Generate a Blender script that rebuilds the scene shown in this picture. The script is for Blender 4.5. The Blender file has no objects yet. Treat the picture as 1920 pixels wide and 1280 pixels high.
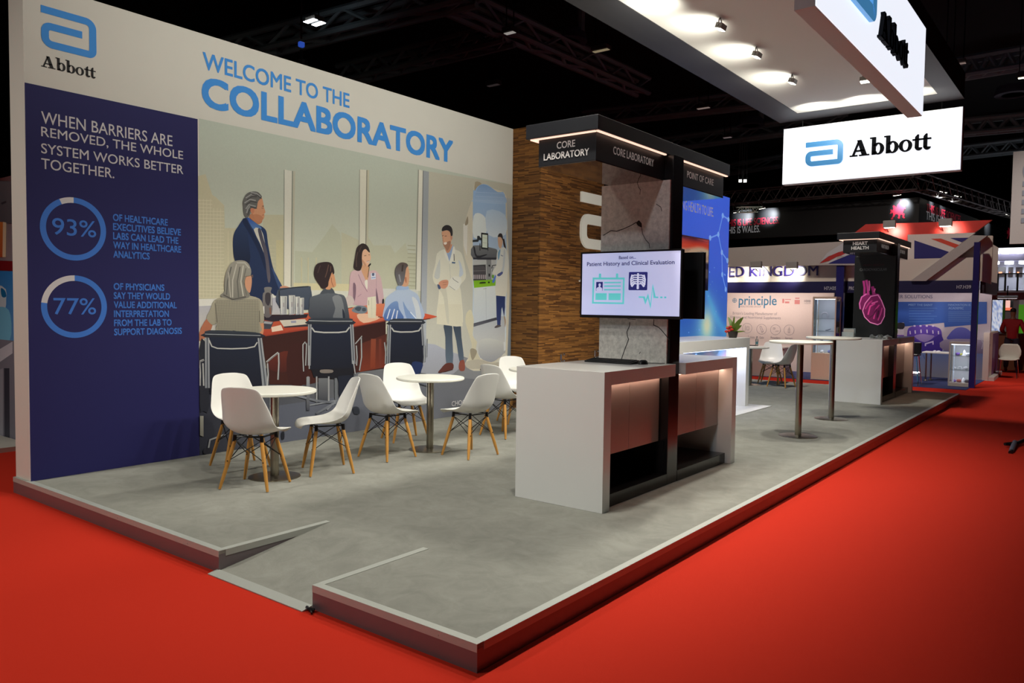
import bpy, bmesh, math, random
from math import pi, sin, cos, radians as R_
from mathutils import Vector as V, Matrix
from mathutils.geometry import tessellate_polygon

SC = bpy.context.scene
COL = SC.collection
random.seed(7)

# ------------------------------------------------------------------ camera
CAM = V((2.1397, -2.5529, 1.605))
YAW, PITCH, ROLL, FPX = -0.657305, -0.045968, 0.012927, 1459.945
FW = V((sin(YAW) * cos(PITCH), cos(YAW) * cos(PITCH), sin(PITCH)))
_r = V((cos(YAW), -sin(YAW), 0)); _u = _r.cross(FW)
RT = _r * cos(ROLL) + _u * sin(ROLL)
UP = _u * cos(ROLL) - _r * sin(ROLL)
cam = bpy.data.cameras.new('camera')
cam.sensor_width = 36.0
cam.lens = FPX * 36.0 / 1920.0
cam.clip_start = 0.05; cam.clip_end = 300
camo = bpy.data.objects.new('camera', cam); COL.objects.link(camo)
camo.matrix_world = Matrix(((RT.x, UP.x, -FW.x, CAM.x), (RT.y, UP.y, -FW.y, CAM.y), (RT.z, UP.z, -FW.z, CAM.z), (0, 0, 0, 1)))
SC.camera = camo

# measuring: where the sight line of a photo pixel meets a known plane of the place
def ray(u, w): return FW + RT * ((u - 960) / FPX) - UP * ((w - 640) / FPX)
def on(ax, u, w, val):
    d = ray(u, w); return CAM + d * ((val - CAM[ax]) / d[ax])
def PX(u, w, x): return on(0, u, w, x)
def PY(u, w, y): return on(1, u, w, y)
def PZ(u, w, z): return on(2, u, w, z)

# ------------------------------------------------------------------ world, exposure
SC.view_settings.view_transform = 'Standard'
SC.view_settings.look = 'None'
SC.view_settings.gamma = 1
SC.view_settings.use_curve_mapping = False
SC.view_settings.exposure = 0.0
wd = bpy.data.worlds.new('hall_air'); SC.world = wd; wd.use_nodes = True
wd.node_tree.nodes['Background'].inputs[0].default_value = (0.55, 0.6, 0.75, 1)
wd.node_tree.nodes['Background'].inputs[1].default_value = 0.012

# ------------------------------------------------------------------ lamps of the stand, plus unseen fill spots above the hall
def aim(o, loc, tgt):
    o.location = loc
    d = V(tgt) - V(loc)
    o.rotation_euler = d.to_track_quat('-Z', 'Y').to_euler()
def spot(name, loc, tgt, energy, col=(1, 1, 1), angle=60, blend=.6, rad=.1):
    l = bpy.data.lights.new(name, 'SPOT'); l.energy = energy; l.color = col
    l.spot_size = R_(angle); l.spot_blend = blend; l.shadow_soft_size = rad
    o = bpy.data.objects.new(name, l); COL.objects.link(o); aim(o, loc, tgt); return o
def area(name, loc, tgt, energy, sx, sy, col=(1, 1, 1), spread=180):
    l = bpy.data.lights.new(name, 'AREA'); l.energy = energy; l.color = col
    l.shape = 'RECTANGLE'; l.size = sx; l.size_y = sy; l.spread = R_(spread)
    o = bpy.data.objects.new(name, l); COL.objects.link(o); aim(o, loc, tgt); return o
WARM = (1, .96, .86); COOL = (.86, .92, 1); PINK = (1, .74, .60)
CANOPY = []; WASH = 19; DOWN = 185; DOWN_ANG = 114; MURAL = 85
def DOWN_AIM(x, y): return (x - 1.15, y - .3, 0)
spot('hall_fill', (1.0, -10, 7.5), (-1.1, 3.0, 1.5), 780, COOL, 30, .8, .4)  # this and the next four: unseen spots added to brighten stand, carpet and far end
spot('hall_fill', (-5.5, -7, 8.5), (-4.0, -1.0, 0), 2000, WARM, 60, 1, .4)
spot('hall_fill', (-3.5, 9.5, 9), (-3.2, 16.6, 2.2), 1500, (1, .86, .76), 70, .7, .3)
spot('hall_fill', (-3.3, 6.8, 9), (-1.3, 11.5, .6), 1900, WARM, 50, .8, .3)
spot('hall_fill', (2.5, 17, 8.5), (.5, 20.5, 0), 1000, (1, .9, .85), 60, .8, .3)
area('bay_lamp', (-5.0, 16.75, 1.95), (-5.0, 17.9, .8), 34, 2.6, .1, (1, .84, .76))
area('bay_lamp', (-1.1, 16.8, 1.95), (-1.1, 18.9, .8), 15, 1.8, .1, (1, .9, .9))


# ------------------------------------------------------------------ materials
def lin(c):
    def f(x):
        x = x / 255.0
        return x / 12.92 if x <= .04045 else ((x + .055) / 1.055) ** 2.4
    return (f(c[0]), f(c[1]), f(c[2]), 1)
_mats = {}
def M(name, col=(200, 200, 200), rough=.5, metal=0, emit=0, vary=.06, scale=30, bump=0, coat=0, trans=0, ecol=None, stretch=None, spec=.5):
    if name in _mats: return _mats[name]
    m = bpy.data.materials.new(name); m.use_nodes = True; _mats[name] = m
    nt = m.node_tree; b = nt.nodes['Principled BSDF']; L = nt.links
    c = lin(col)
    tc = nt.nodes.new('ShaderNodeTexCoord'); nz = nt.nodes.new('ShaderNodeTexNoise')
    nz.inputs['Scale'].default_value = scale; nz.inputs['Detail'].default_value = 4
    src = tc.outputs['Object']
    if stretch:
        mp = nt.nodes.new('ShaderNodeMapping'); mp.inputs['Scale'].default_value = stretch
        L.new(src, mp.inputs['Vector']); src = mp.outputs['Vector']
    L.new(src, nz.inputs['Vector'])
    mx = nt.nodes.new('ShaderNodeMix'); mx.data_type = 'RGBA'
    mx.inputs[6].default_value = tuple(x * (1 - vary) for x in c[:3]) + (1,)
    mx.inputs[7].default_value = tuple(min(1, x * (1 + vary)) for x in c[:3]) + (1,)
    L.new(nz.outputs['Fac'], mx.inputs[0]); L.new(mx.outputs[2], b.inputs['Base Color'])
    b.inputs['Roughness'].default_value = rough; b.inputs['Metallic'].default_value = metal
    b.inputs['Coat Weight'].default_value = coat; b.inputs['Transmission Weight'].default_value = trans
    b.inputs['Specular IOR Level'].default_value = spec
    if emit:
        e = lin(ecol or col)
        b.inputs['Emission Color'].default_value = e; b.inputs['Emission Strength'].default_value = emit
    if bump:
        bp = nt.nodes.new('ShaderNodeBump'); bp.inputs['Strength'].default_value = bump; bp.inputs['Distance'].default_value = .01
        L.new(nz.outputs['Fac'], bp.inputs['Height']); L.new(bp.outputs['Normal'], b.inputs['Normal'])
    return m
def Mvc(name, rough=.6, emit=0, vary=.05, scale=60, spec=.4):
    """printed surface: the ink comes from the 'ink' colour attribute, with a little weave"""
    if name in _mats: return _mats[name]
    m = bpy.data.materials.new(name); m.use_nodes = True; _mats[name] = m
    nt = m.node_tree; b = nt.nodes['Principled BSDF']; L = nt.links
    at = nt.nodes.new('ShaderNodeVertexColor'); at.layer_name = 'ink'
    tc = nt.nodes.new('ShaderNodeTexCoord'); nz = nt.nodes.new('ShaderNodeTexNoise'); nz.inputs['Scale'].default_value = scale
    L.new(tc.outputs['Object'], nz.inputs['Vector'])
    mr = nt.nodes.new('ShaderNodeMapRange'); mr.inputs['To Min'].default_value = 1 - vary; mr.inputs['To Max'].default_value = 1 + vary
    L.new(nz.outputs['Fac'], mr.inputs['Value'])
    mx = nt.nodes.new('ShaderNodeVectorMath'); mx.operation = 'SCALE'
    L.new(at.outputs['Color'], mx.inputs[0]); L.new(mr.outputs[0], mx.inputs['Scale'])
    L.new(mx.outputs[0], b.inputs['Base Color']); b.inputs['Roughness'].default_value = rough
    b.inputs['Specular IOR Level'].default_value = spec
    if emit:
        L.new(at.outputs['Color'], b.inputs['Emission Color']); b.inputs['Emission Strength'].default_value = emit
    return m
def Mglass(name, col=(235, 245, 245), alpha=.12, rough=.03):
    if name in _mats: return _mats[name]
    m = bpy.data.materials.new(name); m.use_nodes = True; _mats[name] = m
    nt = m.node_tree; L = nt.links; nt.nodes.remove(nt.nodes['Principled BSDF'])
    out = nt.nodes['Material Output']
    t = nt.nodes.new('ShaderNodeBsdfTransparent'); g = nt.nodes.new('ShaderNodeBsdfGlossy'); g.inputs['Roughness'].default_value = rough
    d = nt.nodes.new('ShaderNodeBsdfDiffuse'); d.inputs['Color'].default_value = lin(col)
    nz = nt.nodes.new('ShaderNodeTexNoise'); nz.inputs['Scale'].default_value = 8
    mr = nt.nodes.new('ShaderNodeMapRange'); mr.inputs['To Min'].default_value = alpha * .8; mr.inputs['To Max'].default_value = alpha * 1.2
    L.new(nz.outputs['Fac'], mr.inputs['Value'])
    fr = nt.nodes.new('ShaderNodeFresnel')
    a = nt.nodes.new('ShaderNodeMixShader'); bb = nt.nodes.new('ShaderNodeMixShader')
    L.new(mr.outputs[0], a.inputs[0]); L.new(t.outputs[0], a.inputs[1]); L.new(d.outputs[0], a.inputs[2])
    L.new(fr.outputs[0], bb.inputs[0]); L.new(a.outputs[0], bb.inputs[1]); L.new(g.outputs[0], bb.inputs[2])
    L.new(bb.outputs[0], out.inputs['Surface'])
    return m

# ------------------------------------------------------------------ meshes
class MB:
    def __init__(s): s.v = []; s.f = []; s.m = []; s.c = []
    def add(s, vs, fs, mi=0, c=None):
        o = len(s.v); s.v += [V(p) for p in vs]
        for f in fs: s.f.append(tuple(i + o for i in f)); s.m.append(mi)
        s.c += (list(c) if isinstance(c, list) else [c or (1, 1, 1, 1)] * len(vs))
        return s
    def box(s, x0, x1, y0, y1, z0, z1, mi=0, c=None):
        x0, x1 = sorted((x0, x1)); y0, y1 = sorted((y0, y1)); z0, z1 = sorted((z0, z1))
        return s.add([(x0, y0, z0), (x1, y0, z0), (x1, y1, z0), (x0, y1, z0), (x0, y0, z1), (x1, y0, z1), (x1, y1, z1), (x0, y1, z1)],
                     [(3, 2, 1, 0), (4, 5, 6, 7), (0, 1, 5, 4), (1, 2, 6, 5), (2, 3, 7, 6), (3, 0, 4, 7)], mi, c)
    def bar(s, a, b, w, h, up=(0, 0, 1), mi=0):
        """square bar from a to b"""
        a, b = V(a), V(b); d = (b - a).normalized(); x = d.cross(V(up))
        if x.length < 1e-4: x = d.cross(V((1, 0, 0)))
        x.normalize(); y = x.cross(d); vs = []
        for p in (a, b):
            for i, j in ((-1, -1), (1, -1), (1, 1), (-1, 1)): vs.append(p + x * (i * w / 2) + y * (j * h / 2))
        return s.add(vs, [(0, 1, 2, 3), (7, 6, 5, 4), (0, 4, 5, 1), (1, 5, 6, 2), (2, 6, 7, 3), (3, 7, 4, 0)], mi)
    def tube(s, pts, r, seg=8, mi=0, c=None):
        pts = [V(p) for p in pts]; n = len(pts); rs = r if isinstance(r, (list, tuple)) else [r] * n; vs = []; fs = []
        prev = None
        for i, p in enumerate(pts):
            d = (pts[min(i + 1, n - 1)] - pts[max(i - 1, 0)]).normalized()
            if prev is None:
                x = d.cross(V((0, 0, 1)))
                if x.length < 1e-3: x = d.cross(V((1, 0, 0)))
            else: x = prev - d * prev.dot(d)
            x.normalize(); prev = x; y = d.cross(x)
            for k in range(seg):
                a = 2 * pi * k / seg; vs.append(p + x * (rs[i] * cos(a)) + y * (rs[i] * sin(a)))
        for i in range(n - 1):
            for k in range(seg):
                k2 = (k + 1) % seg; fs.append((i * seg + k, i * seg + k2, (i + 1) * seg + k2, (i + 1) * seg + k))
        fs.append(tuple(range(seg - 1, -1, -1))); fs.append(tuple(range((n - 1) * seg, n * seg)))
        return s.add(vs, fs, mi, c)
    def lathe(s, prof, at=(0, 0, 0), seg=32, mi=0, c=None, axis=None):
        """profile of (radius, height) turned about the vertical"""
        vs = []; fs = []; n = len(prof); q = axis or Matrix.Identity(3)
        for r, z in prof:
            for k in range(seg):
                a = 2 * pi * k / seg; vs.append(V(at) + q @ V((r * cos(a), r * sin(a), z)))
        for i in range(n - 1):
            for k in range(seg):
                k2 = (k + 1) % seg; fs.append((i * seg + k, i * seg + k2, (i + 1) * seg + k2, (i + 1) * seg + k))
        fs.append(tuple(range(seg - 1, -1, -1))); fs.append(tuple(range((n - 1) * seg, n * seg)))
        return s.add(vs, fs, mi, c)
    def poly(s, pts, mi=0, c=None):
        """flat (possibly concave) polygon"""
        pts = [V(p) for p in pts]
        tr = tessellate_polygon([pts])
        return s.add(pts, [tuple(t) for t in tr], mi, c)
    def prism(s, pts, d, mi=0, c=None):
        """polygon pushed through by vector d"""
        pts = [V(p) for p in pts]; d = V(d); n = len(pts)
        tr = [tuple(t) for t in tessellate_polygon([pts])]
        fs = list(tr) + [tuple(i + n for i in reversed(t)) for t in tr] + [(i, (i + 1) % n, (i + 1) % n + n, i + n) for i in range(n)]
        return s.add(pts + [p + d for p in pts], fs, mi, c)
    def build(s, name, mats, parent=None, smooth=False, bevel=0, loc=None, fixn=True):
        me = bpy.data.meshes.new(name)
        top = parent
        while top is not None and '_w' not in top: top = top.parent
        o = V(loc) if loc is not None else (V(top['_w']) if top is not None else V((0, 0, 0)))
        o = V(o)
        me.from_pydata([p - o for p in s.v], [], s.f)
        for m in (mats if isinstance(mats, (list, tuple)) else [mats]): me.materials.append(m)
        me.polygons.foreach_set('material_index', s.m)
        ca = me.color_attributes.new('ink', 'FLOAT_COLOR', 'POINT')
        for i, c in enumerate(s.c): ca.data[i].color = c
        if smooth: me.polygons.foreach_set('use_smooth', [True] * len(me.polygons))
        me.update()
        if fixn:
            bm = bmesh.new(); bm.from_mesh(me); bmesh.ops.recalc_face_normals(bm, faces=bm.faces); bm.to_mesh(me); bm.free()
        ob = bpy.data.objects.new(name, me); COL.objects.link(ob)
        if parent is not None:
            ob.parent = parent
            if loc is not None and '_w' in parent: ob.location = o - V(parent['_w'])
        else: ob.location = o
        if bevel:
            bv = ob.modifiers.new('edge', 'BEVEL'); bv.width = bevel; bv.segments = 2; bv.limit_method = 'ANGLE'
        if smooth:
            try: me.set_sharp_from_angle(angle=R_(40))
            except Exception: pass
        return ob
def thing(name, label, cat, loc=(0, 0, 0), group=None):
    o = bpy.data.objects.new(name, None); COL.objects.link(o); o.location = loc; o.empty_display_size = .1
    o['_w'] = tuple(loc); o['label'] = label; o['category'] = cat
    if group: o['group'] = group
    return o
def tag(o, label, cat, group=None):
    o['label'] = label; o['category'] = cat
    if group: o['group'] = group
    return o
def struct(o): o['kind'] = 'structure'; return o
def dup(root, loc, rz=0, label=None, group=None):
    r = root.copy(); COL.objects.link(r); r.location = loc; r.rotation_euler = (0, 0, rz)
    if label: r['label'] = label
    if group: r['group'] = group
    for ch in list(root.children):
        c = ch.copy(); COL.objects.link(c); c.parent = r
        for g in list(ch.children):
            d = g.copy(); COL.objects.link(d); d.parent = c
    return r

# lettering
_txt = {}
def glyphs(body, weight=0, spacing=1, align='LEFT', line=1):
    k = (body, weight, spacing, align, line)
    if k in _txt: return _txt[k]
    cu = bpy.data.curves.new('lettering', 'FONT'); cu.body = body; cu.offset = weight; cu.space_character = spacing
    cu.align_x = align; cu.space_line = line; cu.resolution_u = 4
    ob = bpy.data.objects.new('lettering', cu); COL.objects.link(ob)
    me = bpy.data.meshes.new_from_object(ob.evaluated_get(bpy.context.evaluated_depsgraph_get()))
    vs = [v.co.copy() for v in me.vertices]; fs = [tuple(p.vertices) for p in me.polygons]
    COL.objects.unlink(ob); bpy.data.objects.remove(ob); bpy.data.curves.remove(cu); bpy.data.meshes.remove(me)
    _txt[k] = (vs, fs); return vs, fs
def text(mb, body, o, u, v, w=None, h=None, weight=0, mi=0, spacing=1, align='LEFT', line=1, depth=0, c=None, lift=.0015):
    """lay lettering on a plane: o bottom-left, u along, v up; fitted to w x h"""
    if weight and not depth:      # heavier lettering: the same letters printed again a hair to each side
        vs, fs = glyphs(body, 0, spacing, align, line); q = weight
        yy = max(p.y for p in vs) - min(p.y for p in vs); xx = max(p.x for p in vs) - min(p.x for p in vs)
        sx = w / (xx + 2 * q) if w else None; sy = h / (yy + 2 * q) if h else None; sx = sx or sy; sy = sy or sx
        for i, (a, b) in enumerate(((0, 0), (1, 1), (-1, 1), (1, -1), (-1, -1), (1, 0), (-1, 0))):
            text(mb, body, V(o) + V(u) * ((1 + a) * q * sx) + V(v) * ((1 + b) * q * sy), u, v, xx * sx, yy * sy, 0, mi, spacing, align, line, 0, c, lift + i * 1.2e-4)
        return mb
    vs, fs = glyphs(body, weight, spacing, align, line)
    x0 = min(p.x for p in vs); x1 = max(p.x for p in vs); y0 = min(p.y for p in vs); y1 = max(p.y for p in vs)
    sx = w / (x1 - x0) if w else None; sy = h / (y1 - y0) if h else None
    sx = sx or sy; sy = sy or sx
    u, v, o = V(u), V(v), V(o); n = u.cross(v)
    f = lambda p, l: o + u * ((p.x - x0) * sx) + v * ((p.y - y0) * sy) + n * l
    if not depth: return mb.add([f(p, lift) for p in vs], fs, mi, c)
    N = len(vs); ed = {}
    for q in fs:
        for i in range(len(q)):
            a, b = q[i], q[(i + 1) % len(q)]
            ed[(a, b)] = 1
    side = [(a, b, b + N, a + N) for (a, b) in ed if (b, a) not in ed]
    return mb.add([f(p, depth) for p in vs] + [f(p, 0) for p in vs], list(fs) + side, mi, c)
def disc_ring(o, u, v, r0, r1, a0=0, a1=360, seg=64):
    """quads of a flat ring between two radii; angles from 'up', clockwise"""
    o, u, v = V(o), V(u), V(v); vs = []; fs = []
    n = max(2, int(seg * abs(a1 - a0) / 360))
    for i in range(n + 1):
        a = R_(a0 + (a1 - a0) * i / n); d = u * sin(a) + v * cos(a); vs += [o + d * r0, o + d * r1]
    for i in range(n): fs.append((2 * i, 2 * i + 1, 2 * i + 3, 2 * i + 2))
    return vs, fs
def ribbon2(pts, w, rad=0, seg=6):
    """2-D stroke of width w along pts with rounded corners (rad per point)"""
    P = [V((p[0], p[1])) for p in pts]; out = []
    for i, p in enumerate(P):
        r = pts[i][2] if len(pts[i]) > 2 else rad
        if i in (0, len(P) - 1) or r <= 0: out.append(p); continue
        a = (P[i - 1] - p).normalized(); b = (P[i + 1] - p).normalized()
        ang = a.angle(b); t = r / math.tan(ang / 2); cc = p + (a + b).normalized() * (r / sin(ang / 2))
        s0 = p + a * t; s1 = p + b * t; v0 = s0 - cc; v1 = s1 - cc
        th = v0.angle(v1); sg = 1 if v0.x * v1.y - v0.y * v1.x > 0 else -1
        for k in range(seg + 1):
            q = sg * th * k / seg; out.append(cc + V((v0.x * cos(q) - v0.y * sin(q), v0.x * sin(q) + v0.y * cos(q))))
    L, Rr = [], []
    for i, p in enumerate(out):
        d0 = (out[i] - out[i - 1]).normalized() if i else None
        d1 = (out[i + 1] - out[i]).normalized() if i < len(out) - 1 else None
        d0 = d0 or d1; d1 = d1 or d0
        m = (d0 + d1).normalized(); n = V((-m.y, m.x)); k = w / 2 / max(.3, n.dot(V((-d1.y, d1.x))))
        L.append(p + n * k); Rr.append(p - n * k)
    return L, Rr
def put_ribbon(mb, pts, w, o, u, v, depth=0, mi=0, rad=0, c=None, lift=.0015):
    L, Rr = ribbon2(pts, w, rad); o, u, v = V(o), V(u), V(v); n = u.cross(v); N = len(L)
    f = lambda p, l: o + u * p.x + v * p.y + n * l
    top = lift if not depth else depth
    vs = [f(p, top) for p in L] + [f(p, top) for p in Rr]
    fs = [(i, i + 1, N + i + 1, N + i) for i in range(N - 1)]
    if depth:
        vs += [f(p, 0) for p in L] + [f(p, 0) for p in Rr]
        fs += [(i, i + 1, 2 * N + i + 1, 2 * N + i) for i in range(N - 1)] + [(N + i, N + i + 1, 3 * N + i + 1, 3 * N + i) for i in range(N - 1)]
        fs += [(0, N, 3 * N, 2 * N), (N - 1, 2 * N - 1, 4 * N - 1, 3 * N - 1)]
    return mb.add(vs, fs, mi, c)
def emblem(mb, o, u, v, W, H, depth=0, mi=0, c=None, lift=.0015):
    """the rounded open letter mark: one band that runs round and back in"""
    u, v = V(u), V(v); n = u.cross(v); tx = .135 * W; ty = tx
    hx, hy = tx / 2, ty / 2; r = .17 * H
    pts = [(0, H - hy, 0), (W - hx, H - hy, r), (W - hx, hy, r * .6), (hx, hy, r), (hx, H * .62 - hy, r * .8), (W * .735, H * .62 - hy, 0)]
    put_ribbon(mb, pts, tx, o, u, v, depth, mi, 0, c, lift)
def slab_word(mb, o, u, v, W, depth=0, mi=0, c=None, lift=.0015):
    """the word 'Abbott' in a heavy slab serif, width W; returns cap height"""
    o, u, v = V(o), V(u), V(v); n = u.cross(v); k = W / 4.62
    def pl(pts, dx):
        q = [o + u * ((x + dx) * k) + v * (y * k) + n * (lift if not depth else 0) for x, y in pts]
        if depth: mb.prism(q, n * depth, mi, c)
        else: mb.poly(q, mi, c)
    def ring(cx, cy, rx, ry, tx, ty, dx, a0=0, a1=360, N=28):
        vs = []
        for i in range(N + 1):
            a = R_(a0 + (a1 - a0) * i / N)
            for q, w in ((rx, ry), (rx - tx, ry - ty)): vs.append((cx + q * cos(a) + dx, cy + w * sin(a)))
        P = [o + u * (x * k) + v * (y * k) + n * (depth or lift) for x, y in vs]
        fs = [(2 * i, 2 * i + 1, 2 * i + 3, 2 * i + 2) for i in range(N)]
        if depth:
            m = len(P); P += [p - n * depth for p in P]
            fs += [(2 * i, 2 * i + 2, 2 * i + 2 + m, 2 * i + m) for i in range(N)] + [(2 * i + 1, 2 * i + 3, 2 * i + 3 + m, 2 * i + 1 + m) for i in range(N)]
        mb.add(P, fs, mi, c)
    # A
    pl([(.0, 0), (.46, 0), (.46, .08), (.0, .08)], 0); pl([(.56, 0), (1.16, 0), (1.16, .08), (.56, .08)], 0)
    pl([(.14, .06), (.27, .06), (.61, 1.0), (.50, 1.0)], 0); pl([(.72, .06), (1.02, .06), (.68, 1.0), (.42, 1.0)], 0); pl([(.30, .28), (.86, .28), (.86, .38), (.30, .38)], 0)
    for dx in (1.2, 2.02):
        pl([(.10, 0), (.33, 0), (.33, 1.08), (.10, 1.08)], dx); pl([(-.02, 1.0), (.2, 1.0), (.2, 1.08), (-.02, 1.08)], dx)
        ring(.47, .35, .34, .37, .22, .09, dx, -148, 148); pl([(.10, 0), (.20, 0), (.33, .12), (.33, .2)], dx)
    ring(.36, .35, .37, .37, .21, .08, 2.86)
    for dx in (3.62, 4.08):
        pl([(.12, .14), (.33, .14), (.33, .95), (.25, .95), (.12, .80)], dx)
        ring(.33, .2, .21, .22, .2, .09, dx, 180, 345, 14)
    pl([(3.6, .60), (4.62, .60), (4.62, .69), (3.6, .69)], 0)
    return k

# ------------------------------------------------------------------ common materials
HP = .128
white_gloss = M('white_laminate', (226, 226, 222), .22, vary=.015, scale=3)
black_panel = M('black_laminate', (26, 25, 26), .18, vary=.1, scale=4)
dark_blue_panel = M('anthracite_laminate', (26, 28, 33), .45, vary=.05, scale=5)
alu = M('brushed_aluminium', (180, 183, 176), .5, .25, vary=.05, scale=80, stretch=(1, 1, 20))
steel = M('brushed_steel', (160, 154, 140), .28, 1, vary=.06, scale=60, stretch=(20, 20, 1))
chrome = M('chrome', (215, 215, 215), .08, 1, vary=.02)
black_metal = M('black_metal', (18, 18, 19), .4, .3, vary=.1)
black_plastic = M('black_plastic', (16, 16, 18), .35, vary=.1)

# ------------------------------------------------------------------ setting
red = M('red_carpet', (193, 46, 29), .95, vary=.07, scale=260, bump=.25, spec=.1)
mb = MB(); mb.box(-40, 30, -25, 60, -.05, 0)
struct(mb.build('floor', red))
hall_black = M('hall_black', (14, 14, 16), .9, vary=.3, scale=.6)
struct(MB().box(-40, 30, -25, 60, 9.5, 9.7).build('ceiling', hall_black))
struct(MB().box(-40, 30, 60, 60.3, 0, 9.5).build('wall_far', hall_black))
struct(MB().box(-40.3, -40, -25, 60, 0, 9.5).build('wall_left', hall_black))
struct(MB().box(30, 30.3, -25, 60, 0, 9.5).build('wall_right', hall_black))
struct(MB().box(-40, 30, -25.3, -25, 0, 9.5).build('wall_near', hall_black))

# ------------------------------------------------------------------ raised platform with ramp
PX0, PD = -5.051, 13.42
RA, RB, RI = -1.131, -2.006, .83       # ramp right, left, inner end
carpet = M('grey_carpet', (141, 141, 133), .95, vary=.16, scale=1.1, bump=.0, spec=.1)
_nt = carpet.node_tree
_b = _nt.nodes['Principled BSDF']; _n2 = _nt.nodes.new('ShaderNodeTexNoise'); _n2.inputs['Scale'].default_value = 500
_tc = _nt.nodes.new('ShaderNodeTexCoord'); _nt.links.new(_tc.outputs['Object'], _n2.inputs['Vector'])
_bp = _nt.nodes.new('ShaderNodeBump'); _bp.inputs['Strength'].default_value = .3; _bp.inputs['Distance'].default_value = .004
_n3 = _nt.nodes.new('ShaderNodeTexNoise'); _n3.inputs['Scale'].default_value = 5; _n3.inputs['Detail'].default_value = 9; _n3.inputs['Roughness'].default_value = .72; _n3.inputs['Distortion'].default_value = .6
_nt.links.new(_tc.outputs['Object'], _n3.inputs['Vector'])
_mr = _nt.nodes.new('ShaderNodeMapRange'); _mr.inputs['From Min'].default_value = .3; _mr.inputs['From Max'].default_value = .7; _mr.inputs['To Min'].default_value = .82; _mr.inputs['To Max'].default_value = 1.12; _nt.links.new(_n3.outputs['Fac'], _mr.inputs['Value'])
_m4 = _nt.nodes.new('ShaderNodeMapRange'); _m4.inputs['From Min'].default_value = .35; _m4.inputs['From Max'].default_value = .65; _m4.inputs['To Min'].default_value = .9; _m4.inputs['To Max'].default_value = 1.1; _nt.links.new(_n2.outputs['Fac'], _m4.inputs['Value'])
_mm = _nt.nodes.new('ShaderNodeMath'); _mm.operation = 'MULTIPLY'; _nt.links.new(_mr.outputs[0], _mm.inputs[0]); _nt.links.new(_m4.outputs[0], _mm.inputs[1])
_vs = _nt.nodes.new('ShaderNodeVectorMath'); _vs.operation = 'SCALE'; _s = _b.inputs['Base Color'].links[0].from_socket; _nt.links.new(_s, _vs.inputs[0]); _nt.links.new(_mm.outputs[0], _vs.inputs['Scale']); _nt.links.new(_vs.outputs[0], _b.inputs['Base Color'])
_nt.links.new(_n2.outputs['Fac'], _bp.inputs['Height']); _nt.links.new(_bp.outputs['Normal'], _b.inputs['Normal'])
fascia_m = M('platform_fascia', (122, 112, 116), .34, .45, vary=.05, scale=6)
pl = thing('raised_platform', 'low grey carpeted exhibition platform with metal edging on the red carpet', 'platform', (-2.5, 6.7, 0))
mb = MB()
out = [(PX0, 0), (RB, 0), (RB, RI), (RA, RI), (RA, 0), (0, 0), (0, PD), (PX0, PD)]
mb.prism([(x, y, HP) for x, y in out], (0, 0, -.02)); mb.build('carpet', carpet, pl)
f = MB(); e = .012
f.box(PX0, RB, 0, e, .0, HP - .021); f.box(RA, 0, 0, e, 0, HP - .021); f.box(-e, 0, e, PD, 0, HP - .021)
f.box(PX0, PX0 + e, e, PD, 0, HP - .021); f.box(PX0 + e, -e, PD - e, PD, 0, HP - .021)
f.box(RB - e, RB, e, RI, 0, HP - .021); f.box(RA, RA + e, e, RI, 0, HP - .021)
f.build('fascia', fascia_m, pl)
def edge(p, q, inn):
    """an L of aluminium along an edge: flat strip on top, lip down the face"""
    p, q, inn = V(p), V(q), V(inn); m = MB(); w, lip, t = .044, .036, .0022; up = V((0, 0, 1))
    a = [p - inn * t, p + inn * w, p + inn * w + up * t, p - inn * t + up * t]
    m.prism(a, q - p)
    b = [p - inn * t, p, p - up * lip, p - inn * t - up * lip]
    m.prism(b, q - p)
    for k in range(1, 40):
        s = k * .9
        if s > (q - p).length: break
        c = p + (q - p).normalized() * s - inn * (t + .001) - up * .02
        m.lathe([(0, -.002), (.004, -.002), (.004, .001), (0, .001)], c, 6, axis=V((0, 0, 1)).rotation_difference(-inn).to_matrix())
    return m
for p, q, i in (((PX0, 0, HP), (RB, 0, HP), (0, 1, 0)), ((RA, 0, HP), (0, 0, HP), (0, 1, 0)), ((0, .0445, HP), (0, PD - .0445, HP), (-1, 0, 0)),
                ((RB, .0445, HP), (RB, RI, HP), (-1, 0, 0)), ((RA, .0445, HP), (RA, RI, HP), (1, 0, 0)), ((0, PD, HP), (PX0, PD, HP), (0, -1, 0))):
    edge(p, q, i).build('edge_trim', alu, pl)
r = MB(); r.prism([(RB + .002, 0, .012), (RB + .002, RI, HP + .001), (RB + .002, RI, HP - .03), (RB + .002, 0, 0)], (RA - RB - .004, 0, 0))
r.build('ramp', carpet, pl)
r = MB(); r.prism([(RB - .02, -.06, .001), (RB - .02, -.06, .006), (RB - .02, .005, .018), (RB - .02, .005, .001)], (RA - RB + .012, 0, 0))
r.build('ramp_lip', alu, pl)
tag(MB().tube([(RA - .02, -.02, .012), (RA + .01, -.035, .014), (RA + .04, -.02, .012)], .009, 8).tube([(RA + .02, -.03, .01), (RA + .06, -.05, .008)], .006, 6).build('tape_scrap', black_plastic, smooth=True),
    'crumpled black and white tape scrap at the corner of the ramp', 'scrap')

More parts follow.
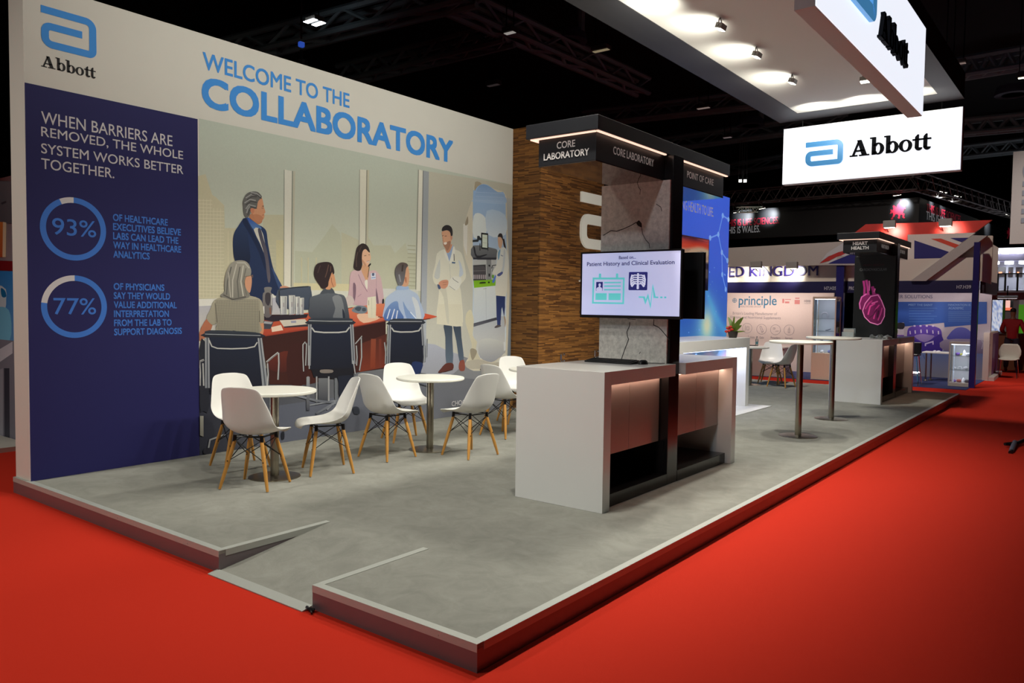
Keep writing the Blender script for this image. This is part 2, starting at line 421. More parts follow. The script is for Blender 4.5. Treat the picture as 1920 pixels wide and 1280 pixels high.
# ------------------------------------------------------------------ mural wall
WX = -4.765; WL = 6.362; WH = 4.13; BT = 3.322; NB = 1.4985
mw = thing('display_wall', 'tall white exhibition wall printed with a meeting room scene and navy panel', 'wall', (WX - .14, 3.2, HP))
wall_white = M('white_printed_fabric', (214, 213, 204), .7, vary=.02, scale=5, spec=.25)
MB().box(PX0, WX, .02, WL, HP, WH).build('panel', wall_white, mw, bevel=.004)
U_, V_ = (0, 1, 0), (0, 0, 1)
def wl(y, z, l=0): return V((WX + l, y, z))
navy = M('navy_print', (34, 33, 88), .65, vary=.03, scale=8, spec=.25)
MB().box(WX, WX + .002, .025, NB, HP + .002, BT).build('navy_panel', navy, mw)
sky_blue = M('sky_blue_print', (66, 146, 226), .65, vary=.03, spec=.25)
mid_blue = M('mid_blue_print', (62, 118, 205), .65, vary=.03, spec=.25)
pale_print = M('pale_print', (205, 203, 205), .65, vary=.03, spec=.25)
ink_black = M('black_print', (28, 26, 28), .6, vary=.05, spec=.25)
def wtext(mb, body, tl, bl, br, weight=0, lift=.003, line=1, align='LEFT'):
    a, b, c = PX(*tl, WX), PX(*bl, WX), PX(*br, WX)
    text(mb, body, (WX, b.y, b.z), U_, V_, c.y - b.y, a.z - b.z, weight, lift=lift, line=line, align=align)
mb = MB(); emblem(mb, (WX, .15, 3.64), U_, V_, .43, .325, lift=.003); mb.build('emblem', sky_blue, mw)
mb = MB(); slab_word(mb, (WX, .147, 3.478), U_, V_, .425, lift=.003); mb.build('wordmark', ink_black, mw)
mb = MB(); wtext(mb, 'WELCOME TO THE', (378, 96), (380, 129.5), (655, 196), .014)
wtext(mb, 'COLLABORATORY', (378, 141), (378, 200), (849, 298), .03); mb.build('headline', sky_blue, mw)
mb = MB()
for s, y0, y1, rx, ry in (('WHEN BARRIERS ARE', 208, 231, 323, 269), ('REMOVED, THE WHOLE', 237, 258, 343, 298), ('SYSTEM WORKS BETTER', 268, 287, 343.5, 324), ('TOGETHER.', 296, 316, 214, 334)):
    wtext(mb, s, (77, y0), (77, y1), (rx, ry), .004)
mb.build('statement', pale_print, mw)
mb = MB(); mg = MB()
for cy, zc, frac in ((428, 2.197, .93), (575, 1.549, .77)):
    for a0, a1, m in ((0, 360 * frac, mb), (360 * frac, 360, mg)):
        vs, fs = disc_ring((WX + .003, .381, zc), U_, V_, .216, .262, a0, a1); m.add(vs, fs)
text(mb, '93%', (WX, .213, 2.14), U_, V_, .345, .135, -.004, lift=.003)
text(mb, '77%', (WX, .215, 1.485), U_, V_, .335, .135, -.004, lift=.003)
mb.build('percent_dial', mid_blue, mw); mg.build('dial_remainder', pale_print, mw)
mb = MB()
A = ((396, 413, 315.5, 'OF HEALTHCARE'), (412, 428, 340, 'EXECUTIVES BELIEVE'), (430, 446, 335, 'LABS CAN LEAD THE'), (447, 462, 340, 'WAY IN HEALTHCARE'), (464, 476, 281, 'ANALYTICS'),
     (530, 540, 308, 'OF PHYSICIANS'), (547, 556, 318.5, 'SAY THEY WOULD'), (563, 573, 331, 'VALUE ADDITIONAL'), (580, 589.5, 316, 'INTERPRETATION'), (597, 606, 321, 'FROM THE LAB TO'), (613.5, 623, 340, 'SUPPORT DIAGNOSIS'))
for i, (t0, t1, rx, s) in enumerate(A):
    a = PX(213, t1, WX); h = .062 if i < 5 else .060; b = PX(rx, t1, WX)
    zz = (2.295 - .0795 * i) if i < 5 else (1.698 - .0795 * (i - 5))
    text(mb, s, (WX, .702, zz), U_, V_, b.y - a.y, h, .02, lift=.003)
mb.build('statistic_lines', mid_blue, mw)

# ---- the printed scene: ink shapes laid over each other on the fabric
INKF = 1.12
class Print:
    def __init__(s, plane): s.mb = MB(); s.k = 0; s.plane = plane
    def ink(s, c): q = lin(c); return (min(1, q[0] * INKF), min(1, q[1] * INKF), min(1, q[2] * INKF), 1)
    def px(s, z, pts): return [(z[0] + x / z[2], z[1] + y / z[2]) for x, y in pts]
    def S(s, z, pts, c, c2=None, ax='y', sm=2):
        """one ink shape; c2 blends to a second ink along x or y"""
        P = s.px(z, pts)
        if sm and len(P) > 3:
            Q = []; n = len(P)
            for i in range(n):
                p0, p1, p2, p3 = P[i - 1], P[i], P[(i + 1) % n], P[(i + 2) % n]
                for k in range(sm + 1):
                    t = k / (sm + 1)
                    Q.append(tuple(.5 * (2 * p1[j] + (p2[j] - p0[j]) * t + (2 * p0[j] - 5 * p1[j] + 4 * p2[j] - p3[j]) * t * t + (3 * p1[j] - p0[j] - 3 * p2[j] + p3[j]) * t ** 3) for j in (0, 1)))
            P = Q
        s.k += 1; W = [s.plane(u, v, .0022 + s.k * 2.5e-5) for u, v in P]
        if c2:
            j = 0 if ax == 'x' else 1; lo = min(p[j] for p in P); hi = max(p[j] for p in P); a, b = s.ink(c), s.ink(c2)
            cs = [tuple(a[i] + (b[i] - a[i]) * ((p[j] - lo) / (hi - lo)) for i in range(4)) for p in P]
        else: cs = s.ink(c)
        s.mb.poly(W, 0, cs)
    def L(s, z, pts, w, c, c2=None, ax='y'):
        """ink stroke of width w (zoomed pixels)"""
        L, Rr = ribbon2(pts, w); s.S(z, [tuple(p) for p in L] + [tuple(p) for p in reversed(Rr)], c, c2, ax, sm=0)
def _on_mural(u, v, l):
    p = PX(u, v, WX); return V((WX + l, min(max(p.y, NB), WL - .001), max(p.z, HP + .001)))
pr = Print(_on_mural)
Q = (0, 0, 1); Z6 = (360, 320, 4); Z7 = (640, 320, 4); ZK = (360, 340, 6.4); ZP = (560, 430, 7.1115); ZD = (790, 400, 6.4)
ZB = (360, 540, 7.1125); ZC = (540, 560, 6.4); ZR = (800, 560, 5.818); ZF = (340, 640, 4.571); ZG = (370, 700, 4.923)
S, L = pr.S, pr.L
S(Q, [(373, 222), (961, 346.5), (961, 773), (371.5, 858)], (176, 186, 174), (206, 204, 184), sm=0)
# hazy towers beyond the glass
for pts, c in (([(45, 40), (100, 25), (150, 180), (180, 200), (240, 260), (245, 430), (330, 430), (330, 960), (40, 960)], (190, 186, 158)),
               ([(530, 330), (690, 330), (690, 960), (530, 960)], (184, 182, 156)), ([(630, 520), (690, 520), (690, 960), (630, 960)], (192, 186, 150)),
               ([(1000, 480), (1050, 400), (1110, 470), (1130, 620), (1250, 650), (1250, 900), (770, 900), (770, 600), (900, 610)], (182, 186, 166))):
    S(Z6, pts, c, sm=0)
S(Z7, [(190, 480), (240, 560), (370, 560), (400, 620), (480, 540), (500, 620), (560, 620), (560, 890), (190, 890)], (186, 188, 166), sm=0)
S(Z7, [(0, 460), (130, 520), (130, 890), (0, 890)], (188, 188, 164), sm=0)
for x in range(58, 240, 26): L(Z6, [(x, 280 if x > 150 else 210), (x, 950)], 3, (206, 201, 176))
for y in range(220, 950, 27): L(Z6, [(42, y), (240 if y > 290 else 150, y + 5)], 4, (206, 201, 176))
for x in (270, 300): L(Z6, [(x, 450), (x, 950)], 5, (202, 196, 168))
for y in range(560, 950, 30): L(Z6, [(545, y), (625, y + 4)], 3, (198, 192, 164)); L(Z7, [(495, y), (555, y + 4)], 8, (168, 170, 146))
for x in (820, 870, 930): L(Z6, [(x, 650), (x, 890)], 9, (194, 190, 160))
S(Z6, [(760, 840), (1250, 850), (1250, 905), (760, 895)], (205, 198, 160), sm=0)
# window posts and sills
S(Z6, [(688, -10), (752, 4), (742, 880), (684, 880)], (208, 208, 196), (216, 212, 196), sm=0); L(Z6, [(690, -8), (687, 860)], 4, (120, 128, 120)); L(Z6, [(751, 2), (741, 870)], 6, (118, 122, 110)); L(Z6, [(765, 4), (752, 870)], 14, (184, 182, 164))
S(Z7, [(136, -10), (190, -5), (182, 570), (134, 560)], (210, 208, 192), sm=0); L(Z7, [(190, -5), (182, 560)], 6, (116, 116, 102)); L(Z7, [(136, -10), (133, 560)], 3, (130, 134, 124)); L(Z7, [(200, -5), (192, 560)], 14, (186, 184, 162))
S(Z6, [(35, 962), (160, 960), (690, 900), (700, 940), (160, 1010), (35, 1015)], (212, 212, 204), sm=0); S(Z6, [(35, 1015), (160, 1010), (700, 940), (700, 1080), (35, 1300)], (168, 170, 182), (190, 186, 170), sm=0)
S(Z6, [(750, 890), (1260, 905), (1260, 1010), (750, 1000)], (206, 206, 194), sm=0)
S(Z7, [(180, 880), (575, 890), (575, 930), (180, 960)], (200, 202, 196), sm=0)
L(Z7, [(577, -8), (556, 890)], 6, (140, 142, 130)); S(Z7, [(580, -8), (612, 0), (598, 900), (560, 900)], (212, 210, 196), sm=0)
# right-hand wall, column
S(Z7, [(650, 5), (1281, 105), (1281, 1500), (620, 1330)], (182, 180, 164), (188, 188, 178), sm=0)
S(Z7, [(610, -2), (655, 8), (632, 1340), (592, 1330)], (150, 156, 160), (166, 172, 182), sm=0); L(Z7, [(612, 0), (594, 1000)], 6, (110, 112, 110))
# carpet of the pictured room
S(Q, [(371.5, 690), (560, 690), (722, 668), (795, 643), (836, 656), (961, 700), (961, 773), (371.5, 858)], (42, 44, 56), (140, 142, 146), 'x', sm=0)
S(Q, [(520, 760), (700, 735), (830, 705), (961, 716), (961, 773), (640, 822), (480, 845)], (82, 86, 100), (112, 114, 120), 'x', sm=0)
S(Q, [(795, 643), (836, 656), (870, 672), (850, 700), (790, 715), (760, 690)], (166, 170, 184), (146, 148, 156), sm=1)
# broken plaster and the laboratory behind it
S(Z7, [(1000, 85), (1060, 110), (1170, 145), (1235, 190), (1255, 420), (1262, 720), (1255, 1100), (1240, 1420), (1130, 1480), (990, 1500), (930, 1440), (975, 1330), (985, 900), (960, 760), (922, 640), (912, 500), (940, 330), (985, 200)], (202, 196, 178))
S(Z7, [(912, 400), (945, 390), (940, 640), (915, 560)], (214, 212, 204), sm=0)
S(Z7, [(1000, 85), (1050, 95), (1020, 130), (1000, 190)], (160, 150, 128)); S(Z7, [(925, 400), (945, 340), (950, 390), (935, 410)], (150, 140, 120))
S(Z7, [(985, 210), (1000, 150), (1035, 108), (1090, 105), (1170, 160), (1225, 180), (1232, 420), (1245, 720), (1235, 1000), (1225, 1330), (1120, 1390), (990, 1370), (985, 900)], (140, 172, 210), (206, 214, 216))
S(Z7, [(990, 215), (1030, 115), (1090, 110), (1165, 160), (1220, 185), (1224, 250), (985, 230)], (120, 150, 190), (160, 185, 214))
for y in (150, 180, 210): L(Z7, [(1005, y + 10), (1215, y + 22)], 3, (164, 186, 214))
S(Z7, [(990, 340), (1040, 320), (1085, 370), (1080, 480), (990, 500)], (214, 222, 222)); S(Z7, [(1090, 300), (1225, 330), (1228, 480), (1100, 480)], (172, 194, 216), (206, 216, 224))
S(Z7, [(985, 1140), (1160, 1090), (1225, 1090), (1225, 1330), (1120, 1390), (990, 1380)], (176, 182, 190), (196, 196, 190), sm=0)
S(ZD, [(612, 318), (665, 312), (668, 270), (690, 268), (715, 300), (715, 325), (690, 318), (680, 340), (612, 345)], (48, 52, 56), sm=0)
S(ZD, [(620, 385), (860, 418), (908, 450), (900, 545), (620, 545)], (112, 114, 116), (86, 88, 94))
S(ZD, [(620, 400), (640, 410), (665, 505), (770, 490), (780, 500), (680, 535), (640, 500)], (42, 44, 50))
S(ZD, [(618, 530), (898, 530), (895, 556), (618, 552)], (44, 46, 54), sm=0)
S(ZD, [(618, 555), (895, 556), (888, 800), (620, 805)], (178, 180, 180), sm=0)
S(ZD, [(618, 620), (770, 612), (775, 800), (620, 805)], (84, 82, 86), (62, 58, 62), sm=0); L(ZD, [(622, 632), (755, 624), (758, 645)], 9, (52, 54, 58)); L(ZD, [(620, 690), (765, 685)], 6, (120, 116, 118))
for x in range(630, 765, 22): L(ZD, [(x, 735), (x, 785)], 12, (170, 160, 166) if x % 44 else (142, 110, 122))
S(ZD, [(778, 556), (835, 556), (838, 800), (780, 800)], (128, 130, 132), sm=0); S(ZD, [(803, 615), (822, 618), (822, 638), (803, 636)], (24, 26, 30), sm=0); S(ZD, [(803, 720), (820, 722), (820, 758), (803, 756)], (24, 26, 30), sm=0)
L(ZD, [(840, 660), (850, 625), (900, 618)], 10, (60, 64, 68)); L(ZD, [(845, 700), (860, 640)], 8, (90, 94, 96))
S(ZD, [(622, 806), (888, 792), (886, 866), (630, 893)], (112, 168, 28), (136, 186, 44), sm=0); S(ZD, [(695, 830), (720, 822), (765, 822), (765, 838), (700, 842)], (40, 52, 20)); S(ZD, [(798, 818), (815, 818), (815, 836), (798, 836)], (36, 46, 20))
S(ZD, [(626, 893), (886, 868), (902, 1256), (800, 1280), (624, 1320)], (206, 212, 212), (188, 196, 204), sm=0); L(ZD, [(770, 890), (775, 1290)], 4, (170, 178, 186)); L(ZD, [(740, 905), (780, 900)], 5, (150, 156, 160))
S(ZR, [(505, 268), (758, 202), (760, 232), (508, 306)], (58, 60, 70), (96, 98, 108), sm=0)
S(ZD, [(714, 230), (798, 240), (798, 434), (714, 424)], (28, 34, 34), sm=0); S(ZD, [(728, 252), (788, 258), (788, 414), (728, 406)], (206, 216, 204), sm=0); L(ZD, [(735, 290), (780, 298)], 5, (190, 190, 150)); L(ZD, [(735, 350), (780, 356)], 5, (170, 178, 168)); L(ZD, [(700, 360), (700, 445)], 10, (44, 46, 50)); L(ZD, [(796, 360), (796, 450)], 8, (44, 46, 50))
# woman at the analyser
S(ZD, [(975, 315), (990, 305), (1000, 350), (1012, 425), (985, 390)], (52, 44, 46))
S(ZD, [(905, 470), (945, 415), (1000, 412), (1030, 480), (1046, 620), (1032, 720), (1010, 992), (890, 986), (893, 745), (862, 740), (855, 690), (895, 620)], (206, 210, 206), (212, 208, 194))
S(ZD, [(985, 440), (1005, 470), (985, 690), (940, 720), (970, 640)], (186, 194, 198)); S(ZD, [(915, 470), (945, 430), (935, 520), (918, 560)], (120, 160, 190)); L(ZD, [(950, 500), (975, 512)], 10, (120, 128, 150))
S(ZD, [(917, 285), (955, 280), (972, 320), (966, 375), (950, 420), (935, 415), (922, 390), (915, 330)], (206, 168, 140)); S(ZD, [(912, 280), (930, 242), (962, 244), (974, 285), (976, 330), (955, 290), (930, 282)], (50, 46, 48))
S(ZD, [(846, 822), (858, 790), (885, 742), (892, 760), (868, 832)], (80, 114, 200)); S(ZD, [(905, 735), (965, 698), (972, 722), (930, 755)], (80, 90, 140)); S(ZD, [(842, 740), (866, 738), (866, 775), (846, 775)], (100, 150, 60))
S(ZD, [(893, 985), (1002, 995), (1000, 1090), (960, 1090), (950, 1280), (900, 1280)], (42, 56, 100), sm=0)
S(ZR, [(755, -10), (850, -10), (852, 90), (842, 200), (820, 90), (806, 130), (802, 288), (766, 288)], (40, 54, 98), (54, 68, 116), sm=0); S(ZR, [(735, 310), (765, 286), (800, 288), (806, 300), (755, 318)], (92, 86, 88)); S(ZR, [(838, 195), (852, 195), (862, 255), (850, 310), (846, 250)], (170, 150, 130))
# rubble
S(ZR, [(430, 160), (480, 120), (510, 240), (500, 400), (545, 470), (535, 560), (600, 700), (470, 700), (455, 620), (490, 520), (455, 380), (420, 260)], (206, 200, 172), (196, 190, 168))
S(ZR, [(600, 440), (740, 440), (840, 500), (850, 600), (790, 640), (700, 690), (580, 640), (560, 520)], (196, 198, 194), (150, 152, 160)); S(ZR, [(470, 560), (500, 540), (545, 570), (520, 640), (490, 665)], (150, 142, 124)); S(ZR, [(800, 640), (850, 590), (870, 640), (800, 720), (730, 710)], (208, 206, 196))
S(ZR, [(420, 690), (560, 660), (700, 700), (780, 690), (790, 740), (600, 760), (450, 760)], (178, 172, 158)); S(ZR, [(835, 470), (860, 470), (858, 560), (838, 570)], (206, 210, 212), sm=0); L(ZR, [(580, 765), (612, 805)], 12, (50, 46, 46))
S(Z7, [(1236, 200), (1281, 215), (1281, 1480), (1240, 1450), (1262, 900)], (172, 174, 170), (120, 134, 148), sm=0)
# doctor
S(ZR, [(182, 280), (268, 285), (276, 420), (282, 700), (210, 700), (200, 420)], (64, 74, 88), (92, 106, 122)); S(ZR, [(285, 280), (362, 280), (376, 420), (402, 670), (355, 682), (320, 460)], (58, 68, 82), (86, 100, 116))
S(ZR, [(120, 800), (145, 768), (205, 705), (282, 704), (282, 770), (200, 792), (140, 812)], (92, 50, 44)); S(ZR, [(345, 750), (358, 682), (402, 668), (414, 740), (406, 782), (365, 786)], (136, 76, 64)); L(ZR, [(122, 806), (200, 795), (280, 772)], 8, (60, 36, 34))
S(ZD, [(185, 480), (270, 430), (300, 475), (365, 385), (400, 430), (470, 468), (505, 570), (530, 720), (520, 790), (455, 870), (470, 930), (496, 1300), (420, 1312), (188, 1300), (210, 910), (150, 835), (132, 740), (165, 600)], (206, 206, 192), (214, 210, 190))
S(Z7, [(722, 1000), (896, 1000), (908, 1165), (860, 1168), (712, 1148)], (208, 204, 184), sm=0)
S(ZD, [(195, 600), (220, 560), (215, 770), (150, 760)], (190, 194, 190)); S(ZD, [(440, 560), (470, 600), (500, 720), (450, 760), (455, 650)], (186, 196, 206)); S(ZD, [(205, 900), (290, 880), (330, 1290), (300, 1290), (260, 1000)], (196, 194, 178)); L(ZD, [(330, 540), (345, 780)], 4, (178, 180, 172))
S(ZD, [(285, 478), (330, 470), (372, 385), (384, 420), (340, 560), (310, 555)], (146, 166, 196)); S(ZD, [(270, 430), (300, 480), (330, 580), (280, 520)], (214, 214, 204)); S(ZD, [(380, 395), (400, 430), (380, 560), (330, 600), (360, 480)], (216, 216, 206))
S(ZD, [(285, 400), (350, 370), (365, 385), (335, 460), (300, 470)], (188, 138, 112))
S(ZD, [(247, 215), (350, 208), (368, 262), (358, 320), (340, 395), (310, 445), (285, 425), (262, 380), (250, 300), (243, 262)], (206, 158, 128)); S(ZD, [(255, 345), (285, 350), (345, 330), (338, 400), (308, 446), (284, 420), (262, 385)], (160, 118, 96)); S(ZD, [(262, 352), (300, 345), (298, 368), (275, 375)], (226, 214, 204))
L(ZD, [(246, 270), (262, 266)], 6, (80, 60, 52)); L(ZD, [(275, 272), (300, 270)], 6, (80, 60, 52)); S(ZD, [(345, 265), (366, 265), (366, 310), (350, 315)], (190, 136, 112)); L(ZD, [(256, 290), (252, 330), (268, 335)], 4, (170, 118, 92))
S(ZD, [(243, 212), (250, 168), (290, 140), (338, 148), (368, 190), (370, 262), (350, 268), (338, 222), (300, 202)], (48, 44, 46)); L(ZD, [(386, 485), (390, 570)], 8, (70, 66, 66)); S(ZD, [(362, 580), (405, 585), (400, 602), (362, 598)], (70, 96, 130), sm=0)
S(ZD, [(320, 830), (375, 758), (475, 775), (455, 880), (400, 922), (318, 868)], (214, 214, 204)); L(ZD, [(372, 770), (380, 790), (440, 830)], 6, (110, 112, 112)); L(ZD, [(330, 870), (400, 920)], 5, (120, 122, 120))
S(ZD, [(203, 835), (245, 802), (312, 800), (318, 850), (290, 895), (250, 902), (215, 880)], (198, 142, 116)); L(ZD, [(250, 830), (310, 822)], 4, (150, 98, 80)); L(ZD, [(252, 858), (300, 850)], 4, (150, 98, 80)); S(ZD, [(188, 850), (215, 862), (228, 900), (200, 905)], (70, 84, 116))
# standing man in the dark suit
S(ZK, [(640, 435), (545, 545), (496, 640), (487, 780), (512, 950), (600, 980), (690, 1010), (690, 1500), (900, 1500), (950, 1350), (1000, 1372), (1062, 1320), (1078, 1258), (985, 1085), (940, 920), (905, 730), (888, 600), (840, 545), (790, 520)], (38, 56, 94), (30, 42, 72))
S(ZK, [(560, 560), (640, 560), (672, 700), (686, 980), (520, 945), (492, 790), (500, 640)], (40, 56, 90), (24, 32, 56)); S(ZK, [(600, 480), (640, 445), (700, 560), (840, 830), (880, 1010), (870, 1060), (800, 860), (700, 660)], (28, 40, 70)); S(ZK, [(950, 1040), (990, 1090), (1070, 1255), (1040, 1290)], (52, 72, 112))
S(ZK, [(655, 430), (720, 470), (800, 530), (830, 560), (800, 600), (740, 580), (700, 530)], (44, 72, 150), (90, 130, 180)); S(ZK, [(735, 578), (800, 560), (850, 640), (886, 850), (878, 905), (812, 745)], (200, 198, 186), sm=1)
S(ZK, [(785, 575), (818, 572), (850, 680), (902, 860), (936, 1150), (915, 1216), (895, 1130), (872, 920), (812, 700)], (70, 70, 86), (96, 90, 98))
S(ZK, [(690, 400), (760, 380), (840, 470), (795, 515), (740, 480), (690, 440)], (178, 122, 90)); S(ZK, [(760, 290), (790, 235), (826, 188), (848, 245), (856, 300), (876, 368), (862, 388), (864, 420), (852, 452), (820, 478), (770, 470), (730, 400), (720, 340)], (200, 146, 112))
S(ZK, [(730, 400), (800, 400), (850, 440), (820, 478), (770, 470)], (184, 126, 94)); L(ZK, [(838, 298), (858, 296)], 9, (90, 62, 50)); L(ZK, [(836, 405), (860, 402)], 6, (150, 88, 74)); L(ZK, [(830, 322), (856, 318)], 6, (120, 80, 62))
S(ZK, [(606, 300), (604, 240), (640, 160), (700, 124), (780, 126), (826, 168), (830, 196), (788, 240), (772, 318), (742, 330), (705, 322), (692, 395), (665, 430), (632, 428), (612, 380)], (98, 98, 96))
for p in ([(640, 200), (700, 160), (760, 160)], [(625, 260), (690, 215), (760, 230)], [(640, 330), (680, 280), (760, 300)], [(650, 380), (665, 330), (690, 300)], [(700, 130), (770, 145), (815, 185)]): L(ZK, p, 14, (146, 148, 146)); L(ZK, [(x + 14, y + 24) for x, y in p], 10, (62, 62, 64))
S(ZK, [(696, 330), (735, 322), (742, 360), (725, 386), (704, 375)], (194, 128, 98)); S(Z6, [(655, 875), (690, 862), (735, 878), (732, 890), (712, 892), (706, 925), (694, 905)], (196, 138, 110))
# empty chair behind the table
S(Z6, [(640, 895), (720, 876), (870, 864), (888, 885), (898, 960), (890, 1040), (650, 1020)], (74, 84, 100), (58, 66, 82)); L(Z6, [(645, 895), (720, 880), (870, 868)], 6, (36, 40, 48)); L(Z6, [(650, 900), (655, 1030)], 10, (44, 48, 56))
# woman in pink
S(ZP, [(690, 572), (800, 540), (860, 560), (930, 560), (1010, 545), (1080, 620), (1110, 760), (1128, 920), (1110, 985), (1020, 1030), (700, 1000), (645, 960), (668, 780)], (204, 174, 178), (188, 156, 164))
S(ZP, [(720, 720), (755, 740), (756, 860), (738, 960), (722, 940)], (124, 98, 112)); S(ZP, [(1025, 780), (1045, 860), (1062, 985), (1030, 970)], (120, 94, 108)); S(ZP, [(660, 880), (720, 910), (730, 980), (640, 1030), (600, 960)], (196, 182, 178)); L(ZP, [(790, 600), (840, 720), (910, 830)], 8, (150, 118, 130)); L(ZP, [(1030, 600), (1030, 780)], 6, (176, 146, 154)); L(ZP, [(780, 900), (830, 860)], 8, (168, 134, 146))
S(ZP, [(830, 540), (850, 470), (932, 470), (928, 600), (905, 702), (870, 640)], (204, 156, 122)); S(ZP, [(876, 688), (912, 676), (908, 800), (880, 740)], (222, 218, 206))
S(ZP, [(834, 300), (880, 256), (930, 285), (948, 330), (956, 380), (942, 425), (918, 478), (870, 486), (838, 420)], (222, 178, 148)); S(ZP, [(838, 400), (870, 430), (900, 480), (870, 486)], (198, 148, 118))
L(ZP, [(868, 352), (896, 346)], 7, (74, 50, 46)); L(ZP, [(925, 338), (940, 340)], 7, (74, 50, 46)); S(ZP, [(900, 425), (938, 416), (930, 440), (908, 444)], (214, 190, 180)); L(ZP, [(900, 425), (938, 415)], 4, (150, 76, 70))
S(ZP, [(726, 480), (745, 370), (765, 255), (805, 205), (855, 186), (915, 222), (944, 300), (925, 300), (885, 262), (848, 292), (836, 380), (842, 470), (815, 545), (765, 550), (730, 520)], (52, 42, 42)); L(ZP, [(780, 300), (760, 400), (765, 500)], 14, (84, 66, 62)); L(ZP, [(830, 225), (800, 300)], 10, (80, 64, 62))
L(ZP, [(918, 490), (935, 500), (915, 640)], 8, (70, 62, 46)); S(ZP, [(920, 480), (950, 450), (958, 465), (932, 495)], (32, 28, 30)); S(ZP, [(955, 585), (1020, 578), (1022, 660), (962, 668)], (206, 212, 224), sm=0); S(ZP, [(972, 585), (1000, 582), (1000, 615), (975, 618)], (84, 96, 124)); L(ZP, [(965, 645), (1018, 640)], 10, (110, 140, 190))
# table
S(Q, [(470, 590), (690, 588), (722, 570), (723, 690), (673, 697), (575, 721), (505, 720), (490, 640)], (46, 22, 22), (62, 30, 25), sm=0)
S(ZC, [(860, 540), (1180, 420), (1160, 820), (850, 878)], (72, 34, 28), (112, 48, 32), sm=0); L(ZC, [(1020, 480), (1010, 830)], 60, (128, 64, 44), (120, 52, 32)); L(ZC, [(1100, 480), (1100, 830)], 30, (104, 48, 36))
S(ZB, [(1040, 920), (1300, 840), (1290, 1100), (1040, 1090)], (92, 38, 28), (70, 30, 26)); S(ZC, [(0, 600), (200, 560), (210, 1000), (0, 1000)], (56, 26, 24))
S(Z6, [(520, 1110), (640, 1090), (1165, 1030), (1350, 1010), (1440, 1100), (1330, 1130), (1210, 1170), (860, 1190), (520, 1235)], (186, 92, 62), (160, 62, 44), sm=0)
S(ZC, [(700, 110), (1150, 50), (1190, 250), (780, 335)], (206, 124, 92), (178, 72, 48), sm=0); S(ZC, [(820, 190), (960, 180), (1100, 230), (900, 290)], (214, 176, 150)); S(ZC, [(1600, 175), (1760, 205), (1765, 222), (1610, 250)], (194, 84, 58)); L(ZC, [(1610, 252), (1700, 236)], 10, (96, 40, 34))
L(ZC, [(0, 392), (235, 360)], 14, (150, 56, 40)); L(ZC, [(775, 338), (1190, 258)], 12, (120, 48, 36)); L(ZB, [(930, 640), (1545, 545)], 16, (146, 56, 40))
S(ZB, [(1050, 520), (1180, 490), (1210, 560), (1060, 585)], (214, 190, 170), sm=0)
S(ZB, [(955, 372), (1545, 345), (1520, 395), (1075, 448), (955, 425)], (40, 34, 44), sm=0); S(ZB, [(1160, 428), (1500, 412), (1550, 478), (1215, 512)], (192, 186, 172), sm=0); S(ZB, [(1215, 512), (1550, 480), (1552, 510), (1225, 528)], (50, 46, 54), sm=0); S(ZB, [(1310, 436), (1380, 432), (1384, 462), (1316, 466)], (140, 142, 160), sm=0)
S(ZB, [(945, 430), (1080, 452), (1040, 545), (940, 545)], (62, 64, 74), sm=0); S(ZB, [(960, 440), (1070, 452), (1050, 480), (945, 470)], (150, 152, 156), sm=0)
S(ZB, [(960, -10), (1055, -10), (1042, 50), (1062, 100), (1055, 360), (950, 366), (936, 95), (962, 50)], (120, 118, 116), (96, 90, 92)); S(ZB, [(975, 70), (1035, 70), (1040, 170), (1010, 235), (970, 180)], (60, 56, 62)); L(ZB, [(950, 240), (952, 340)], 14, (206, 206, 200)); L(ZB, [(1050, 90), (1052, 230)], 10, (190, 190, 186)); L(ZB, [(1035, 260), (1040, 350)], 22, (120, 84, 70))
for x, y0, w in ((1215, 105, 92), (1325, 95, 86), (1402, 112, 62), (1458, 128, 56)):
    S(ZB, [(x - w / 2, y0), (x + w / 2, y0), (x + w / 2 - 4, 350), (x - w / 2 + 4, 356)], (186, 188, 182), (160, 162, 168), sm=0); L(ZB, [(x - w * .3, y0 + 10), (x - w * .26, 340)], 9, (214, 212, 204)); L(ZB, [(x + w * .25, y0 + 10), (x + w * .22, 340)], 12, (132, 132, 134)); L(ZB, [(x, y0 + 90), (x, 250)], 14, (146, 140, 142))
S(ZP, [(700, 1085), (770, 1018), (890, 1030), (900, 1102), (810, 1122)], (112, 122, 132)); S(ZP, [(740, 1060), (780, 1030), (830, 1040), (800, 1090)], (66, 76, 88)); S(ZP, [(840, 1050), (885, 1050), (888, 1085), (845, 1090)], (70, 80, 92))
S(ZP, [(912, 905), (1022, 890), (1026, 1040), (1020, 1185), (920, 1178), (905, 1020)], (216, 214, 194), (204, 196, 172), sm=0); L(ZP, [(965, 910), (968, 1175)], 10, (198, 194, 172)); L(ZP, [(925, 945), (926, 1010)], 8, (150, 140, 120)); L(ZP, [(640, 1050), (710, 1040)], 8, (60, 56, 60)); L(ZP, [(1050, 1165), (1110, 1172)], 8, (50, 44, 46)); S(ZP, [(1110, 930), (1130, 930), (1128, 985), (1105, 985)], (44, 40, 44))
